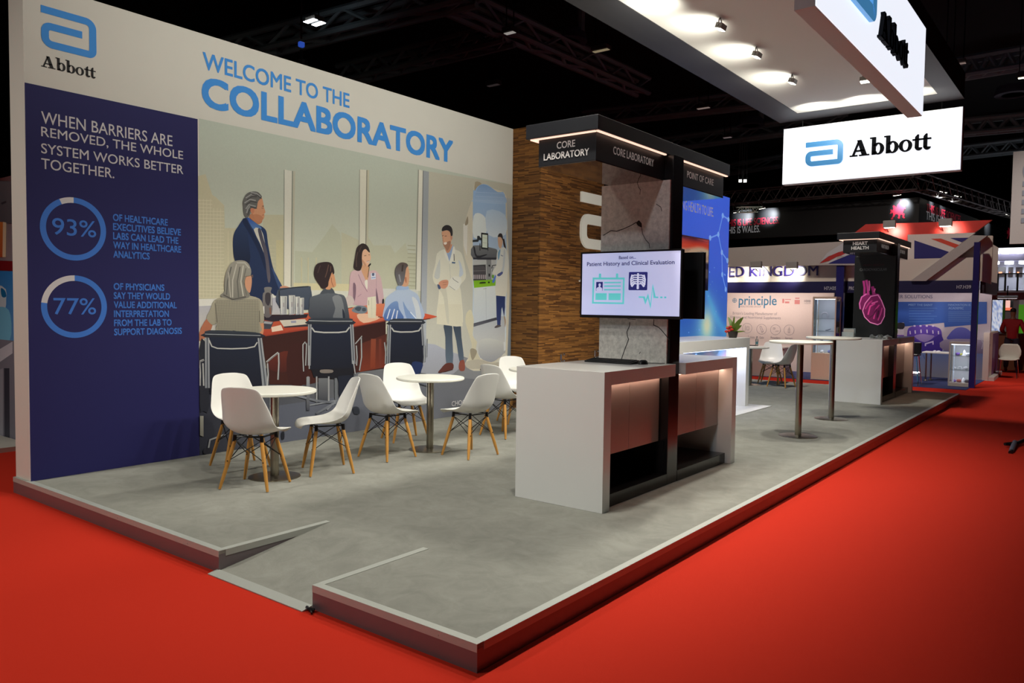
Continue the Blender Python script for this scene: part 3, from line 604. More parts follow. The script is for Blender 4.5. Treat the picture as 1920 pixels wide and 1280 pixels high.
# woman in tweed, from behind
S(ZB, [(195, 400), (268, 488), (190, 640), (95, 700), (70, 690), (80, 600)], (164, 102, 76)); S(ZB, [(880, 455), (948, 465), (940, 610), (880, 600)], (190, 132, 98))
S(ZB, [(290, 160), (450, 110), (700, 95), (890, 140), (940, 250), (952, 440), (905, 470), (885, 440), (890, 605), (345, 605), (330, 470), (265, 492), (185, 400), (230, 300)], (162, 157, 138), (140, 136, 120))
for i in range(27): L(ZB, [(315 + i * 22, 140 + abs(i - 15) * 2), (350 + i * 20.5, 595)], 5, (112, 109, 98))
for i in range(20): L(ZB, [(300, 165 + i * 22), (880, 155 + i * 22)], 5, (116, 113, 102))
L(ZB, [(300, 200), (325, 460)], 12, (104, 100, 90)); L(ZB, [(890, 300), (895, 450)], 12, (108, 104, 92))
S(Z6, [(238, 850), (250, 765), (290, 692), (350, 671), (408, 685), (438, 740), (432, 790), (398, 800), (388, 850), (432, 935), (380, 962), (320, 975), (250, 955), (205, 935), (238, 905)], (150, 147, 136), (120, 118, 110))
for p, c in (([(290, 720), (262, 830), (255, 930)], (92, 92, 88)), ([(330, 700), (300, 820), (300, 950)], (180, 177, 165)), ([(355, 720), (335, 830), (345, 950)], (100, 99, 94)), ([(380, 710), (362, 830), (380, 940)], (186, 183, 170)), ([(400, 730), (378, 830), (405, 930)], (112, 110, 102)), ([(270, 760), (275, 850), (285, 950)], (168, 164, 152)), ([(330, 690), (390, 690), (425, 730)], (178, 176, 165)), ([(230, 930), (300, 965), (400, 945)], (84, 82, 78))): L(Z6, p, 9, c)
S(Z6, [(398, 802), (436, 785), (444, 820), (440, 870), (428, 915), (404, 890), (392, 850)], (198, 146, 116)); L(Z6, [(390, 795), (450, 783), (450, 802)], 5, (120, 100, 86))
# woman in the grey jacket
S(ZP, [(270, 860), (330, 790), (420, 770), (480, 850), (595, 880), (640, 1000), (668, 1180), (640, 1200), (170, 1200), (135, 1000), (150, 905)], (96, 102, 110), (56, 60, 70)); S(ZP, [(440, 900), (560, 900), (600, 1190), (450, 1190), (480, 1050)], (126, 130, 134), (98, 102, 108)); S(ZP, [(575, 1060), (600, 1100), (610, 1190), (582, 1190)], (34, 40, 54)); S(ZP, [(280, 860), (330, 795), (430, 780), (470, 850), (380, 850)], (74, 80, 88))
S(ZP, [(385, 720), (395, 640), (440, 575), (462, 600), (475, 650), (490, 740), (465, 770), (430, 770), (410, 800), (350, 790)], (206, 150, 112)); L(ZP, [(425, 640), (430, 700), (455, 765)], 8, (150, 96, 70))
S(ZP, [(196, 570), (225, 470), (300, 438), (395, 436), (445, 475), (468, 570), (448, 600), (436, 570), (410, 640), (390, 700), (380, 760), (310, 792), (262, 730), (212, 650)], (50, 38, 40)); L(ZP, [(390, 470), (370, 560), (345, 640)], 12, (96, 72, 64)); L(ZP, [(420, 490), (415, 560)], 10, (104, 78, 66)); L(ZP, [(280, 480), (245, 580)], 12, (76, 60, 60))
# man in the blue shirt
S(ZP, [(1300, 800), (1310, 750), (1440, 752), (1470, 800), (1570, 860), (1612, 960), (1645, 1210), (1150, 1210), (1140, 1010), (1165, 900)], (172, 188, 208), (160, 176, 204)); S(ZP, [(1140, 1210), (1150, 1080), (1230, 980), (1310, 960), (1330, 1060), (1390, 1200)], (116, 144, 190), (66, 96, 158)); S(ZP, [(1380, 960), (1440, 1060), (1560, 1200), (1440, 1210)], (122, 148, 192)); S(ZP, [(1500, 900), (1580, 960), (1630, 1200), (1570, 1200), (1540, 1050)], (196, 202, 208))
for p in ([(1170, 1190), (1210, 1060)], [(1230, 1200), (1270, 1060)], [(1290, 1200), (1310, 1080)], [(1480, 1100), (1560, 1190)]): L(ZP, p, 14, (206, 214, 226))
S(ZP, [(1300, 805), (1312, 752), (1440, 755), (1450, 800)], (150, 174, 208))
S(ZP, [(1395, 640), (1430, 470), (1458, 530), (1466, 650), (1442, 755), (1365, 752), (1370, 700)], (204, 158, 126)); S(ZP, [(1405, 640), (1428, 640), (1428, 715), (1410, 690)], (176, 116, 86))
S(ZP, [(1275, 570), (1295, 490), (1350, 442), (1420, 448), (1450, 480), (1425, 520), (1412, 600), (1398, 680), (1372, 745), (1325, 745), (1292, 660)], (84, 72, 68), (112, 114, 120)); L(ZP, [(1380, 470), (1370, 560)], 22, (64, 54, 52)); L(ZP, [(1330, 600), (1350, 700)], 20, (140, 142, 148))
# three swivel chairs
def swivel(Zz, hd, bk, tl, tr_, st, rim):
    S(Zz, bk, (30, 36, 54), (24, 26, 38), sm=1)
    for t in (tl, tr_):
        S(Zz, t, (150, 152, 156), (128, 132, 138), sm=0); m = [((t[0][0] + t[1][0]) / 2, (t[0][1] + t[1][1]) / 2), ((t[2][0] + t[3][0]) / 2, (t[2][1] + t[3][1]) / 2)]
        L(Zz, m, abs(t[1][0] - t[0][0]) * .3, (76, 80, 88))
    L(Zz, st, 16, (176, 176, 172)); S(Zz, hd, (52, 58, 68), (30, 34, 44), sm=1); L(Zz, rim, 8, (158, 162, 166))
S(Q, [(371.5, 655), (383, 640), (392, 760), (380, 770), (371.5, 760)], (34, 36, 46), sm=1)
swivel(ZB, [(158, 600), (225, 560), (700, 578), (905, 602), (920, 665), (158, 650)], [(215, 640), (880, 630), (905, 1100), (915, 1350), (800, 1420), (300, 1430), (225, 1300)], [(165, 660), (222, 660), (228, 1330), (166, 1330)], [(866, 660), (922, 660), (1010, 1320), (930, 1330)], [(218, 690), (255, 775), (330, 802), (520, 808), (720, 800), (825, 778), (862, 720)], [(165, 612), (560, 622), (905, 632)])
for p in ([(985, 985), (1060, 920), (1140, 858)], [(1148, 862), (1152, 1000), (1140, 1220)], [(1000, 1000), (1010, 1150), (1000, 1300)], [(95, 985), (105, 1130), (100, 1300)], [(90, 975), (150, 955)], [(140, 1000), (150, 1300)]): L(ZB, p, 24, (168, 168, 166)); L(ZB, [(x + 8, y) for x, y in p], 8, (74, 76, 84))
swivel(ZC, [(232, 262), (300, 228), (720, 232), (768, 258), (772, 308), (232, 304)], [(270, 290), (742, 290), (768, 700), (770, 830), (600, 850), (258, 850), (262, 600)], [(232, 300), (274, 300), (264, 800), (228, 800)], [(735, 308), (776, 308), (802, 780), (758, 780)], [(276, 345), (310, 392), (420, 404), (600, 403), (690, 392), (730, 340)], [(240, 262), (500, 268), (765, 268)])
for p in ([(180, 870), (172, 700), (172, 550), (195, 522), (215, 540), (205, 800)], [(800, 540), (872, 458), (876, 700), (850, 860)], [(812, 560), (822, 700), (815, 800)], [(245, 560), (248, 840)], [(775, 740), (800, 900)]): L(ZC, p, 15, (166, 168, 168)); L(ZC, [(x + 6, y) for x, y in p], 5, (70, 74, 82))
S(ZC, [(270, 845), (780, 825), (780, 940), (560, 960), (300, 940)], (24, 24, 32), sm=0); S(ZC, [(385, 850), (520, 850), (520, 885), (390, 888)], (120, 112, 106)); S(ZC, [(620, 1010), (665, 1000), (660, 1100), (620, 1090)], (176, 124, 100)); S(ZC, [(355, 950), (470, 950), (470, 1240), (355, 1240)], (104, 106, 110), (58, 60, 68), sm=0); S(ZC, [(600, 930), (780, 930), (700, 1100), (610, 1180), (600, 1000)], (30, 34, 48))
for x in (232, 335, 480): L(ZC, [(x, 930), (x, 1240)], 18, (146, 148, 150))
L(ZC, [(565, 950), (568, 1220)], 30, (100, 104, 110)); L(ZC, [(250, 1275), (560, 1220)], 16, (130, 134, 140)); L(ZC, [(568, 1220), (460, 1330)], 16, (130, 134, 140)); L(ZC, [(568, 1220), (640, 1230)], 14, (120, 124, 130))
swivel(ZC, [(1202, 275), (1260, 238), (1600, 242), (1618, 262), (1616, 302), (1202, 304)], [(1225, 290), (1592, 290), (1612, 600), (1612, 760), (1560, 800), (1215, 775)], [(1188, 310), (1228, 310), (1216, 780), (1176, 780)], [(1588, 308), (1616, 308), (1634, 560), (1600, 560)], [(1232, 345), (1262, 388), (1340, 398), (1480, 396), (1560, 382), (1590, 340)], [(1210, 270), (1600, 272)])
for p in ([(1150, 520), (1165, 640), (1160, 780)], [(1660, 480), (1655, 700)], [(1630, 560), (1632, 760)]): L(ZC, p, 16, (158, 162, 166)); L(ZC, [(x + 5, y) for x, y in p], 5, (60, 64, 72))
S(ZC, [(1480, 760), (1606, 770), (1590, 860), (1570, 910), (1490, 910)], (34, 48, 88)); L(ZC, [(1540, 1010), (1700, 1060)], 10, (56, 60, 70)); L(ZC, [(1560, 890), (1650, 900)], 8, (50, 52, 60))
for p in ([(860, 190), (1090, 250), (1270, 270), (1330, 235)], [(1270, 265), (1090, 370)], [(620, 560), (450, 570)]): L(ZG, p, 20, (128, 132, 140), (90, 94, 102))
S(ZG, [(1000, 30), (1030, 30), (1030, 340), (1000, 340)], (140, 142, 146), (60, 62, 72), sm=0); L(ZG, [(95, 690), (110, 610), (250, 560)], 14, (146, 148, 150)); S(ZG, [(60, 690), (120, 690), (100, 740), (50, 735)], (40, 40, 48)); S(ZG, [(15, 390), (50, 390), (50, 580), (15, 570)], (150, 148, 138), (120, 118, 110), sm=0)
S(ZG, [(1430, 310), (1480, 310), (1490, 370), (1440, 370)], (50, 54, 64)); S(ZG, [(770, 540), (795, 540), (795, 600), (770, 600)], (30, 32, 40))
pr.mb.build('printed_scene', Mvc('mural_ink', .65, spec=.25), mw, fixn=False)
mb = MB(); wtext(mb, 'CHOOSE', (845.5, 752), (845.5, 761.5), (880, 756.5), .01, lift=.013); mb.build('caption', pale_print, mw)

# ------------------------------------------------------------------ timber-clad store room with the blue graphic wall
def wood_mat():
    m = bpy.data.materials.new('timber_strips'); m.use_nodes = True; nt = m.node_tree; L = nt.links; b = nt.nodes['Principled BSDF']
    tc = nt.nodes.new('ShaderNodeTexCoord'); sp = nt.nodes.new('ShaderNodeSeparateXYZ'); L.new(tc.outputs['Object'], sp.inputs[0])
    ad = nt.nodes.new('ShaderNodeMath'); L.new(sp.outputs[0], ad.inputs[0]); L.new(sp.outputs[1], ad.inputs[1])
    cb = nt.nodes.new('ShaderNodeCombineXYZ'); L.new(ad.outputs[0], cb.inputs[0]); L.new(sp.outputs[2], cb.inputs[1])
    br = nt.nodes.new('ShaderNodeTexBrick'); L.new(cb.outputs[0], br.inputs['Vector'])
    br.inputs['Scale'].default_value = 1; br.inputs['Brick Width'].default_value = .19; br.inputs['Row Height'].default_value = .017; br.inputs['Mortar Size'].default_value = .0008
    br.inputs['Color1'].default_value = lin((172, 118, 58)); br.inputs['Color2'].default_value = lin((92, 58, 29)); br.inputs['Mortar'].default_value = lin((60, 36, 18)); br.offset = .37; br.offset_frequency = 3; br.squash = 1.4; br.squash_frequency = 2
    mp = nt.nodes.new('ShaderNodeMapping'); mp.inputs['Scale'].default_value = (3, 55, 1); L.new(cb.outputs[0], mp.inputs['Vector'])
    nz = nt.nodes.new('ShaderNodeTexNoise'); nz.inputs['Scale'].default_value = 1.5; nz.inputs['Detail'].default_value = 5; L.new(mp.outputs[0], nz.inputs['Vector'])
    mr = nt.nodes.new('ShaderNodeMapRange'); mr.inputs['To Min'].default_value = .45; mr.inputs['To Max'].default_value = 1.5; L.new(nz.outputs['Fac'], mr.inputs['Value'])
    mx = nt.nodes.new('ShaderNodeVectorMath'); mx.operation = 'SCALE'; L.new(br.outputs['Color'], mx.inputs[0]); L.new(mr.outputs[0], mx.inputs['Scale'])
    L.new(mx.outputs[0], b.inputs['Base Color']); b.inputs['Roughness'].default_value = .55; b.inputs['Specular IOR Level'].default_value = .3
    bp = nt.nodes.new('ShaderNodeBump'); bp.inputs['Strength'].default_value = .35; bp.inputs['Distance'].default_value = .004; L.new(nz.outputs['Fac'], bp.inputs['Height']); L.new(bp.outputs[0], b.inputs['Normal'])
    return m
wood = wood_mat()
BX = -4.27
st = thing('store_room', 'timber strip clad store room with white raised emblem behind the near pylon', 'store room', (-4.6, 8, HP))
MB().box(PX0, BX, WL + .004, 9.0, HP, WH).build('timber_cladding', wood, st)
cream = M('cream_letters', (236, 233, 218), .45, vary=.02, emit=.22)
mb = MB(); emblem(mb, (BX, PX(1087, 420, BX).y, 2.49), U_, V_, 1.12, .84, depth=.035)
slab_word(mb, (BX, PX(1087, 420, BX).y, 1.98), U_, V_, 1.12, depth=.035); mb.build('raised_emblem', cream, st)
bw = thing('graphic_wall', 'tall blue printed wall with molecule pattern and white slogan behind the reception counter', 'wall', (-4.5, 11, HP))
MB().box(PX0, BX, 9.004, 13.1, HP, 3.9).build('panel', M('blue_wall_core', (60, 92, 190), .5), bw)
class Print2(Print):
    def grid(s, u0, u1, v0, v1, nu, nv, f, pts=None):
        """ink that changes smoothly over the sheet: f(a, b) gives the ink at fractions a, b"""
        vs = []; cs = []
        for j in range(nv + 1):
            for i in range(nu + 1):
                a, b = i / nu, j / nv; vs.append(s.plane(u0 + (u1 - u0) * a, v0 + (v1 - v0) * b, .002)); cs.append(s.ink(f(a, b)))
        s.mb.add(vs, [(j * (nu + 1) + i, j * (nu + 1) + i + 1, (j + 1) * (nu + 1) + i + 1, (j + 1) * (nu + 1) + i) for j in range(nv) for i in range(nu)], 0, cs)
def mix(a, b, t): t = max(0, min(1, t)); return tuple(a[i] + (b[i] - a[i]) * t for i in range(3))
pb = Print2(lambda y, z, l: V((BX + l, y, z)))
def blue(a, b):
    y = 9.01 + 4.08 * a; z = 3.898 - 3.76 * b
    c = mix((58, 92, 205), (48, 84, 190), b * 1.5); c = mix(c, (34, 82, 160), (b - .4) * 2.2)
    w = sin(a * 9 + b * 7) * .5 + .5; c = mix(c, (60, 150, 210), .35 * w * max(0, b - .2))
    d = math.hypot((y - 12.1) * 1.1, z - 1.25); c = mix(c, (120, 190, 205), .9 * math.exp(-(d / .55) ** 2)); c = mix(c, (222, 210, 160), .85 * math.exp(-(d / .25) ** 2))
    e = abs(z - 1.9 - .8 * sin(y * 1.3)); c = mix(c, (80, 180, 225), .45 * math.exp(-(e / .14) ** 2) * (b > .3))
    c = mix(c, (90, 170, 190), max(0, (b - .68) * 2.2)); return c
pb.grid(9.01, 13.09, 3.898, HP + .003, 50, 46, blue)
def node(y, z, r): pb.S(Q, [(y + r * cos(k * pi / 4), z + r * sin(k * pi / 4)) for k in range(8)], (116, 160, 230), sm=1)
for a, b in (((12.75, 3.5), (12.55, 3.1)), ((12.55, 3.1), (12.15, 3.0)), ((12.55, 3.1), (12.75, 2.75)), ((12.75, 2.75), (13.05, 2.6)), ((12.75, 3.5), (13.05, 3.45)), ((12.75, 2.75), (12.8, 2.3)), ((12.8, 2.3), (13.0, 2.0))):
    pb.L(Q, [a, b], .03, (104, 148, 228)); node(*a, .055); node(*b, .055)
for i in range(60): node(random.uniform(9.2, 13), random.uniform(1.1, 2.5), random.uniform(.006, .022))
pb.mb.build('printed_graphic', Mvc('blue_wall_ink', .45, emit=.72, vary=.04), bw, fixn=False)
mb = MB(); y1 = PX(1337, 405, BX).y; y0 = PX(1282, 386, BX).y; w_ = (y1 - y0) / .70
text(mb, 'BRINGING HEALTH TO LIFE.', (BX, y1 - w_, PX(1325, 404, BX).z), U_, V_, w_, .185, .01, lift=.008); mb.build('slogan', M('white_print', (226, 228, 235), .5, emit=.15), bw)
# television on the blue wall
def tv(name, label, o, u, n, w, h, screen, t=.045, group=None):
    """o bottom-left of the front, u along the width, n out of the screen"""
    o, u, n = V(o), V(u), V(n); up = V((0, 0, 1)); r = thing(name, label, 'television', tuple(o), group)
    m = MB(); m.prism([o - n * t, o - n * t + u * w, o - n * t + u * w + up * h, o - n * t + up * h], n * (t - .004)); m.build('housing', black_plastic, r, bevel=.006)
    m = MB(); b = .014
    for p, q in (((0, 0), (w, b * 1.7)), ((0, h - b), (w, h)), ((0, b * 1.7), (b, h - b)), ((w - b, b * 1.7), (w, h - b))):
        a = o - n * .004; m.prism([a + u * p[0] + up * p[1], a + u * q[0] + up * p[1], a + u * q[0] + up * q[1], a + u * p[0] + up * q[1]], n * .006)
    m.build('bezel', M('bezel', (30, 30, 32), .3), r)
    P = Print2(lambda x, y, l: o + u * (b + x * (w - 2 * b)) + up * (b * 1.7 + y * (h - b * 2.7)) + n * (l - .0035))
    screen(P); P.mb.build('screen', SCREENS[name], r, fixn=False); return r
SCREENS = {'wall_television': Mvc('screen_reflection', .12, emit=.35, vary=.01), 'display_television': Mvc('bright_screen', .25, emit=.55, vary=.01), 'black_television': Mvc('dark_screen', .12, emit=.3)}
def scr_reflection(P):  # reflection of the stand opposite, painted into the emissive screen colour
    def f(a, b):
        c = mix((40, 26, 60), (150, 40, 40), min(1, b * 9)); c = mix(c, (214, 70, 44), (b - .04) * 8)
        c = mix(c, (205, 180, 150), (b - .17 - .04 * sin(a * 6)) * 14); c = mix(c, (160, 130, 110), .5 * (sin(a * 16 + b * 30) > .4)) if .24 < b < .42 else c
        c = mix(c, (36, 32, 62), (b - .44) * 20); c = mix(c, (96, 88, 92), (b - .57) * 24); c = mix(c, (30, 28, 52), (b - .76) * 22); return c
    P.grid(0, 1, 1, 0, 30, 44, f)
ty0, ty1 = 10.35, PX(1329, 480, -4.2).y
tv('wall_television', 'large dark television glowing red and cream, mounted on the blue printed wall', (-4.2, ty0, 1.95), U_, (1, 0, 0), ty1 - ty0, 1.0, scr_reflection)

# ------------------------------------------------------------------ demonstration pylons with their counters
def concrete_mat():
    m = M('cast_concrete', (226, 223, 216), .75, vary=.16, scale=4, spec=.3); nt = m.node_tree; L = nt.links
    n = nt.nodes.new('ShaderNodeTexNoise'); n.inputs['Scale'].default_value = 26; n.inputs['Detail'].default_value = 8; n.inputs['Roughness'].default_value = .7
    tc = nt.nodes.new('ShaderNodeTexCoord'); L.new(tc.outputs['Object'], n.inputs['Vector'])
    mr = nt.nodes.new('ShaderNodeMapRange'); mr.inputs['From Min'].default_value = .35; mr.inputs['From Max'].default_value = .6; mr.inputs['To Min'].default_value = .72; mr.inputs['To Max'].default_value = 1.05; L.new(n.outputs['Fac'], mr.inputs['Value'])
    b = nt.nodes['Principled BSDF']; s = b.inputs['Base Color'].links[0].from_socket
    k = nt.nodes.new('ShaderNodeVectorMath'); k.operation = 'SCALE'; L.new(s, k.inputs[0]); L.new(mr.outputs[0], k.inputs['Scale']); L.new(k.outputs[0], b.inputs['Base Color'])
    return m
concrete = concrete_mat(); crack_ink = M('crack', (40, 40, 38), .9)
led_pink = M('warm_led_strip', (255, 206, 178), .5, emit=8, ecol=(255, 205, 176)); cab_m = M('rose_grey_gloss', (150, 138, 133), .16, vary=.02, coat=.3)
led_line = M('warm_led_line', (255, 214, 190), .5, emit=1.25, ecol=(255, 210, 186))
glossy_black = M('glossy_black_soffit', (120, 114, 110), .04, .75, vary=.03)
sign_letters = M('sign_letters', (200, 196, 192), .6, emit=.16)
CY = 3.43
def pylon(dy, near):
    r = thing('display_pylon', 'concrete faced pylon with CORE LABORATORY header standing between the near counters' if near else 'black pylon with pink heart and HEART HEALTH header at the far platform end', 'display pylon', (-1.09, CY + dy, HP), 'pylons of the stand')
    y = lambda v: v + dy; dz = 0 if near else -.13
    MB().box(-1.42, -.757, y(3.337), y(3.523), HP, 2.858 + dz).build('column', black_panel, r, bevel=.003)
    if near:
        MB().box(-1.425, -.775, y(3.315), y(3.335), 1.142, 2.652 + dz).build('concrete_face', concrete, r, bevel=.002)
        P = Print(lambda u, v, l: PY(u, v, 3.3145))
        Z1 = (1100, 320, 8.533); Z2 = (1100, 590, 10.667)
        for Zz, pts in ((Z1, [(265, 1035), (390, 958), (480, 968), (590, 930), (700, 880), (795, 825)]), (Z1, [(790, 830), (835, 790), (880, 840), (885, 905), (860, 900), (815, 875)]), (Z1, [(880, 905), (895, 1010), (945, 1105), (1000, 1165), (1010, 1240)]), (Z1, [(808, 180), (830, 260), (858, 300), (852, 380)]), (Z1, [(1110, 530), (1185, 580), (1205, 650)]),
                        (Z2, [(865, 145), (855, 230), (805, 340), (815, 430), (840, 490), (770, 670), (725, 800), (690, 905)]), (Z2, [(1345, 90), (1340, 205), (1440, 250), (1510, 320), (1600, 430), (1655, 505)]), (Z2, [(1075, 740), (1055, 780)]), (Z2, [(820, 80), (980, 95)])):
            w = .007 if len(pts) > 5 else .005
            m = MB()
            if pts[0] == (790, 830): m.poly([PY(*P.px(Zz, [p])[0], 3.3145) for p in pts]).build('crack', crack_ink, r); continue
            q = [PY(*P.px(Zz, [p])[0], 3.3145) for p in pts]
            put_ribbon(m, [(p.x, p.z) for p in q], w, (0, 3.3145, 0), (1, 0, 0), (0, 0, 1), lift=.0006); m.build('crack', crack_ink, r)
    else:
        MB().box(-1.425, -.775, y(3.315), y(3.335), 1.142, 2.652 + dz).build('graphic_face', M('black_graphic', (22, 25, 25), .4), r, bevel=.002)
        yy = y(3.313); Zh = (1620, 520, 6.4); Zl = (1540, 420, 3.7667)
        P = Print(lambda u, v, l: PY(u, v, yy) + V((0, -l, 0)))
        # heart: vessels, chambers, bright rim
        H = lambda pts: [(x, v) for x, v in pts]
        P.S(Zl, [(270, 560), (285, 515), (320, 490), (350, 500), (380, 490), (415, 500), (425, 540), (450, 600), (445, 650), (420, 700), (395, 712), (350, 695), (310, 660), (292, 612), (275, 600)], (120, 26, 84), (92, 16, 62))
        for q, w, c in (([(298, 400), (306, 450), (304, 500)], 16, (150, 40, 104)), ([(318, 395), (328, 440), (332, 500)], 18, (166, 52, 118)), ([(338, 400), (342, 430), (338, 470)], 9, (190, 90, 140)), ([(360, 440), (368, 470), (372, 500)], 22, (140, 36, 98)), ([(380, 455), (372, 480)], 10, (180, 80, 130)),
                        ([(275, 600), (270, 560), (285, 515), (320, 492)], 9, (206, 96, 160)), ([(292, 612), (310, 560), (350, 510), (400, 500), (425, 540), (448, 600), (445, 652), (420, 700), (398, 710), (345, 694), (306, 655), (292, 612)], 7, (214, 120, 170)),
                        ([(330, 640), (345, 580), (380, 560)], 10, (200, 60, 130)), ([(370, 670), (385, 600), (410, 570)], 9, (190, 56, 124)), ([(340, 660), (370, 640), (390, 600)], 8, (70, 14, 50)), ([(400, 680), (420, 630), (430, 590)], 8, (176, 60, 120)), ([(310, 600), (335, 560), (360, 540)], 9, (170, 46, 112)), ([(355, 560), (400, 545)], 9, (210, 90, 150)), ([(395, 660), (405, 610)], 10, (60, 12, 44))):
            P.L(Zl, q, w, c)
        P.mb.build('heart_print', Mvc('heart_ink', .5, emit=.35), r, fixn=False)
        m = MB(); a = PY(1612, 508, yy); b = PY(1663, 508, yy); text(m, 'CARDIOVASCULAR', (a.x, yy, a.z), (1, 0, 0), (0, 0, 1), b.x - a.x, .045, .01); m.build('caption', M('dim_letters', (120, 122, 122), .6), r)
        m = MB(); text(m, 'HEART HEALTH', (a.x + .05, yy, a.z + .085), (1, 0, 0), (0, 0, 1), b.x - a.x - .1, .028); m.build('caption', M('dark_red_letters', (84, 20, 36), .6), r)
    # header: a flat roof with light line, hanging sign boxes on both sides
    MB().box(-1.43, -.795, y(2.21), y(4.6), 2.86 + dz, 2.965 + dz).build('header_roof', dark_blue_panel, r, bevel=.004)
    for a, b, yl, yr in ((2.262, 3.333, 2.262, None), (3.527, 4.56, None, 4.56)):
        s = MB().box(-1.345, -.84, y(a), y(b), 2.656 + dz, 2.859 + dz).build('sign_box', dark_blue_panel, r, bevel=.002)
        MB().box(-1.345, -.84, y(a), y(b), 2.650 + dz, 2.6555 + dz).build('soffit', glossy_black, r)
    m = MB(); m.box(-.825, -.805, y(2.235), y(3.30), 2.850 + dz, 2.8592 + dz); m.box(-.825, -.805, y(3.56), y(4.575), 2.850 + dz, 2.8592 + dz); m.box(-1.40, -.8325, y(2.228), y(2.248), 2.850 + dz, 2.8592 + dz); m.box(-1.40, -1.36, y(2.2525), y(3.30), 2.850 + dz, 2.8592 + dz)
    m.build('light_line', led_line, r)
    X_, N_ = (1, 0, 0), (0, 0, 1)
    def lettering(*a, **k): m = MB(); text(m, *a, **k); m.build('header_lettering', sign_letters, r)
    if near:
        lettering('CORE\nLABORATORY', (-1.295, y(2.261), 2.695), X_, N_, .40, .125, .012, align='CENTER', line=1.05, lift=.0025)
        lettering('CORE LABORATORY', (-.839, y(2.50), 2.735), U_, V_, .64, .058, .006, lift=.0025)
        lettering('POINT OF CARE', (-.839, y(3.76), 2.735), U_, V_, .56, .058, .006, lift=.0025)
    else:
        lettering('HEART\nHEALTH', (-1.22, y(2.261), 2.695 + dz), X_, N_,   .26, .125, .035, align='CENTER', line=1.05, lift=.0025)
        lettering('HEART HEALTH', (-.839, y(2.55), 2.735 + dz), U_, V_, .5, .058, .004, lift=.0025)
        lettering('HEART HEALTH', (-.839, y(3.80), 2.735 + dz), U_, V_, .5, .058, .004, lift=.0025)
    return r
CT = 1.142; SB = 1.043
PLZ = PX(1146, 885 + 35, -.76).z
def counter(dy, mirror, label):
    f = (lambda v: 2 * CY - v + dy) if mirror else (lambda v: v + dy)
    r = thing('demo_counter', label, 'counter', (-1.09, f(2.77), HP), 'white counters joined to the pylons')
    MB().box(-1.482, -.698, f(2.203), f(2.304), HP, CT).build('end_panel', white_gloss, r, bevel=.002)
    MB().box(-1.482, -.698, f(2.3045), f(3.334), SB, CT).build('worktop', white_gloss, r, bevel=.002)
    c = MB().box(-1.44, -.85, f(2.306), f(3.322), .49, SB - .002).build('cabinet', cab_m, r, bevel=.002)
    for a, b in ((2.309, 2.812), (2.816, 3.32)): MB().box(-.849, -.834, f(a), f(b), .492, SB - .012).build('door', cab_m, c, bevel=.002)
    MB().box(-1.44, -.755, f(2.306), f(3.334), HP, .225).build('plinth', black_panel, r, bevel=.003)
    MB().box(-1.44, -1.42, f(2.306), f(3.334), .226, .489).build('back_panel', black_panel if not mirror else white_gloss, r)
    if not mirror: MB().box(-1.41, -.79, f(3.325), f(3.334), .226, .489).build('inner_panel', black_panel, r)
    MB().box(-.83, -.80, f(2.32), f(3.31), SB - .012, SB - .001).build('light_strip', led_pink, r)
    return r
pylon(0, True); pylon(8.375, False)
counter(0, False, 'white glossy counter with lit recess in front of the concrete pylon, keyboard on top')
counter(0, True, 'white lit counter under POINT OF CARE, behind the concrete pylon')
counter(8.375, False, 'white counter with clear cups on it, in front of the black heart pylon')
counter(8.375, True, 'white lit counter behind the black heart pylon, at the far end')
for dy in (0, 8.375):
    for s in (2.8, 4.06): area('recess_lamp', (-.80, s + dy, SB - .02), (-.80, s + dy, 0), .2, .03, 1.0, PINK)
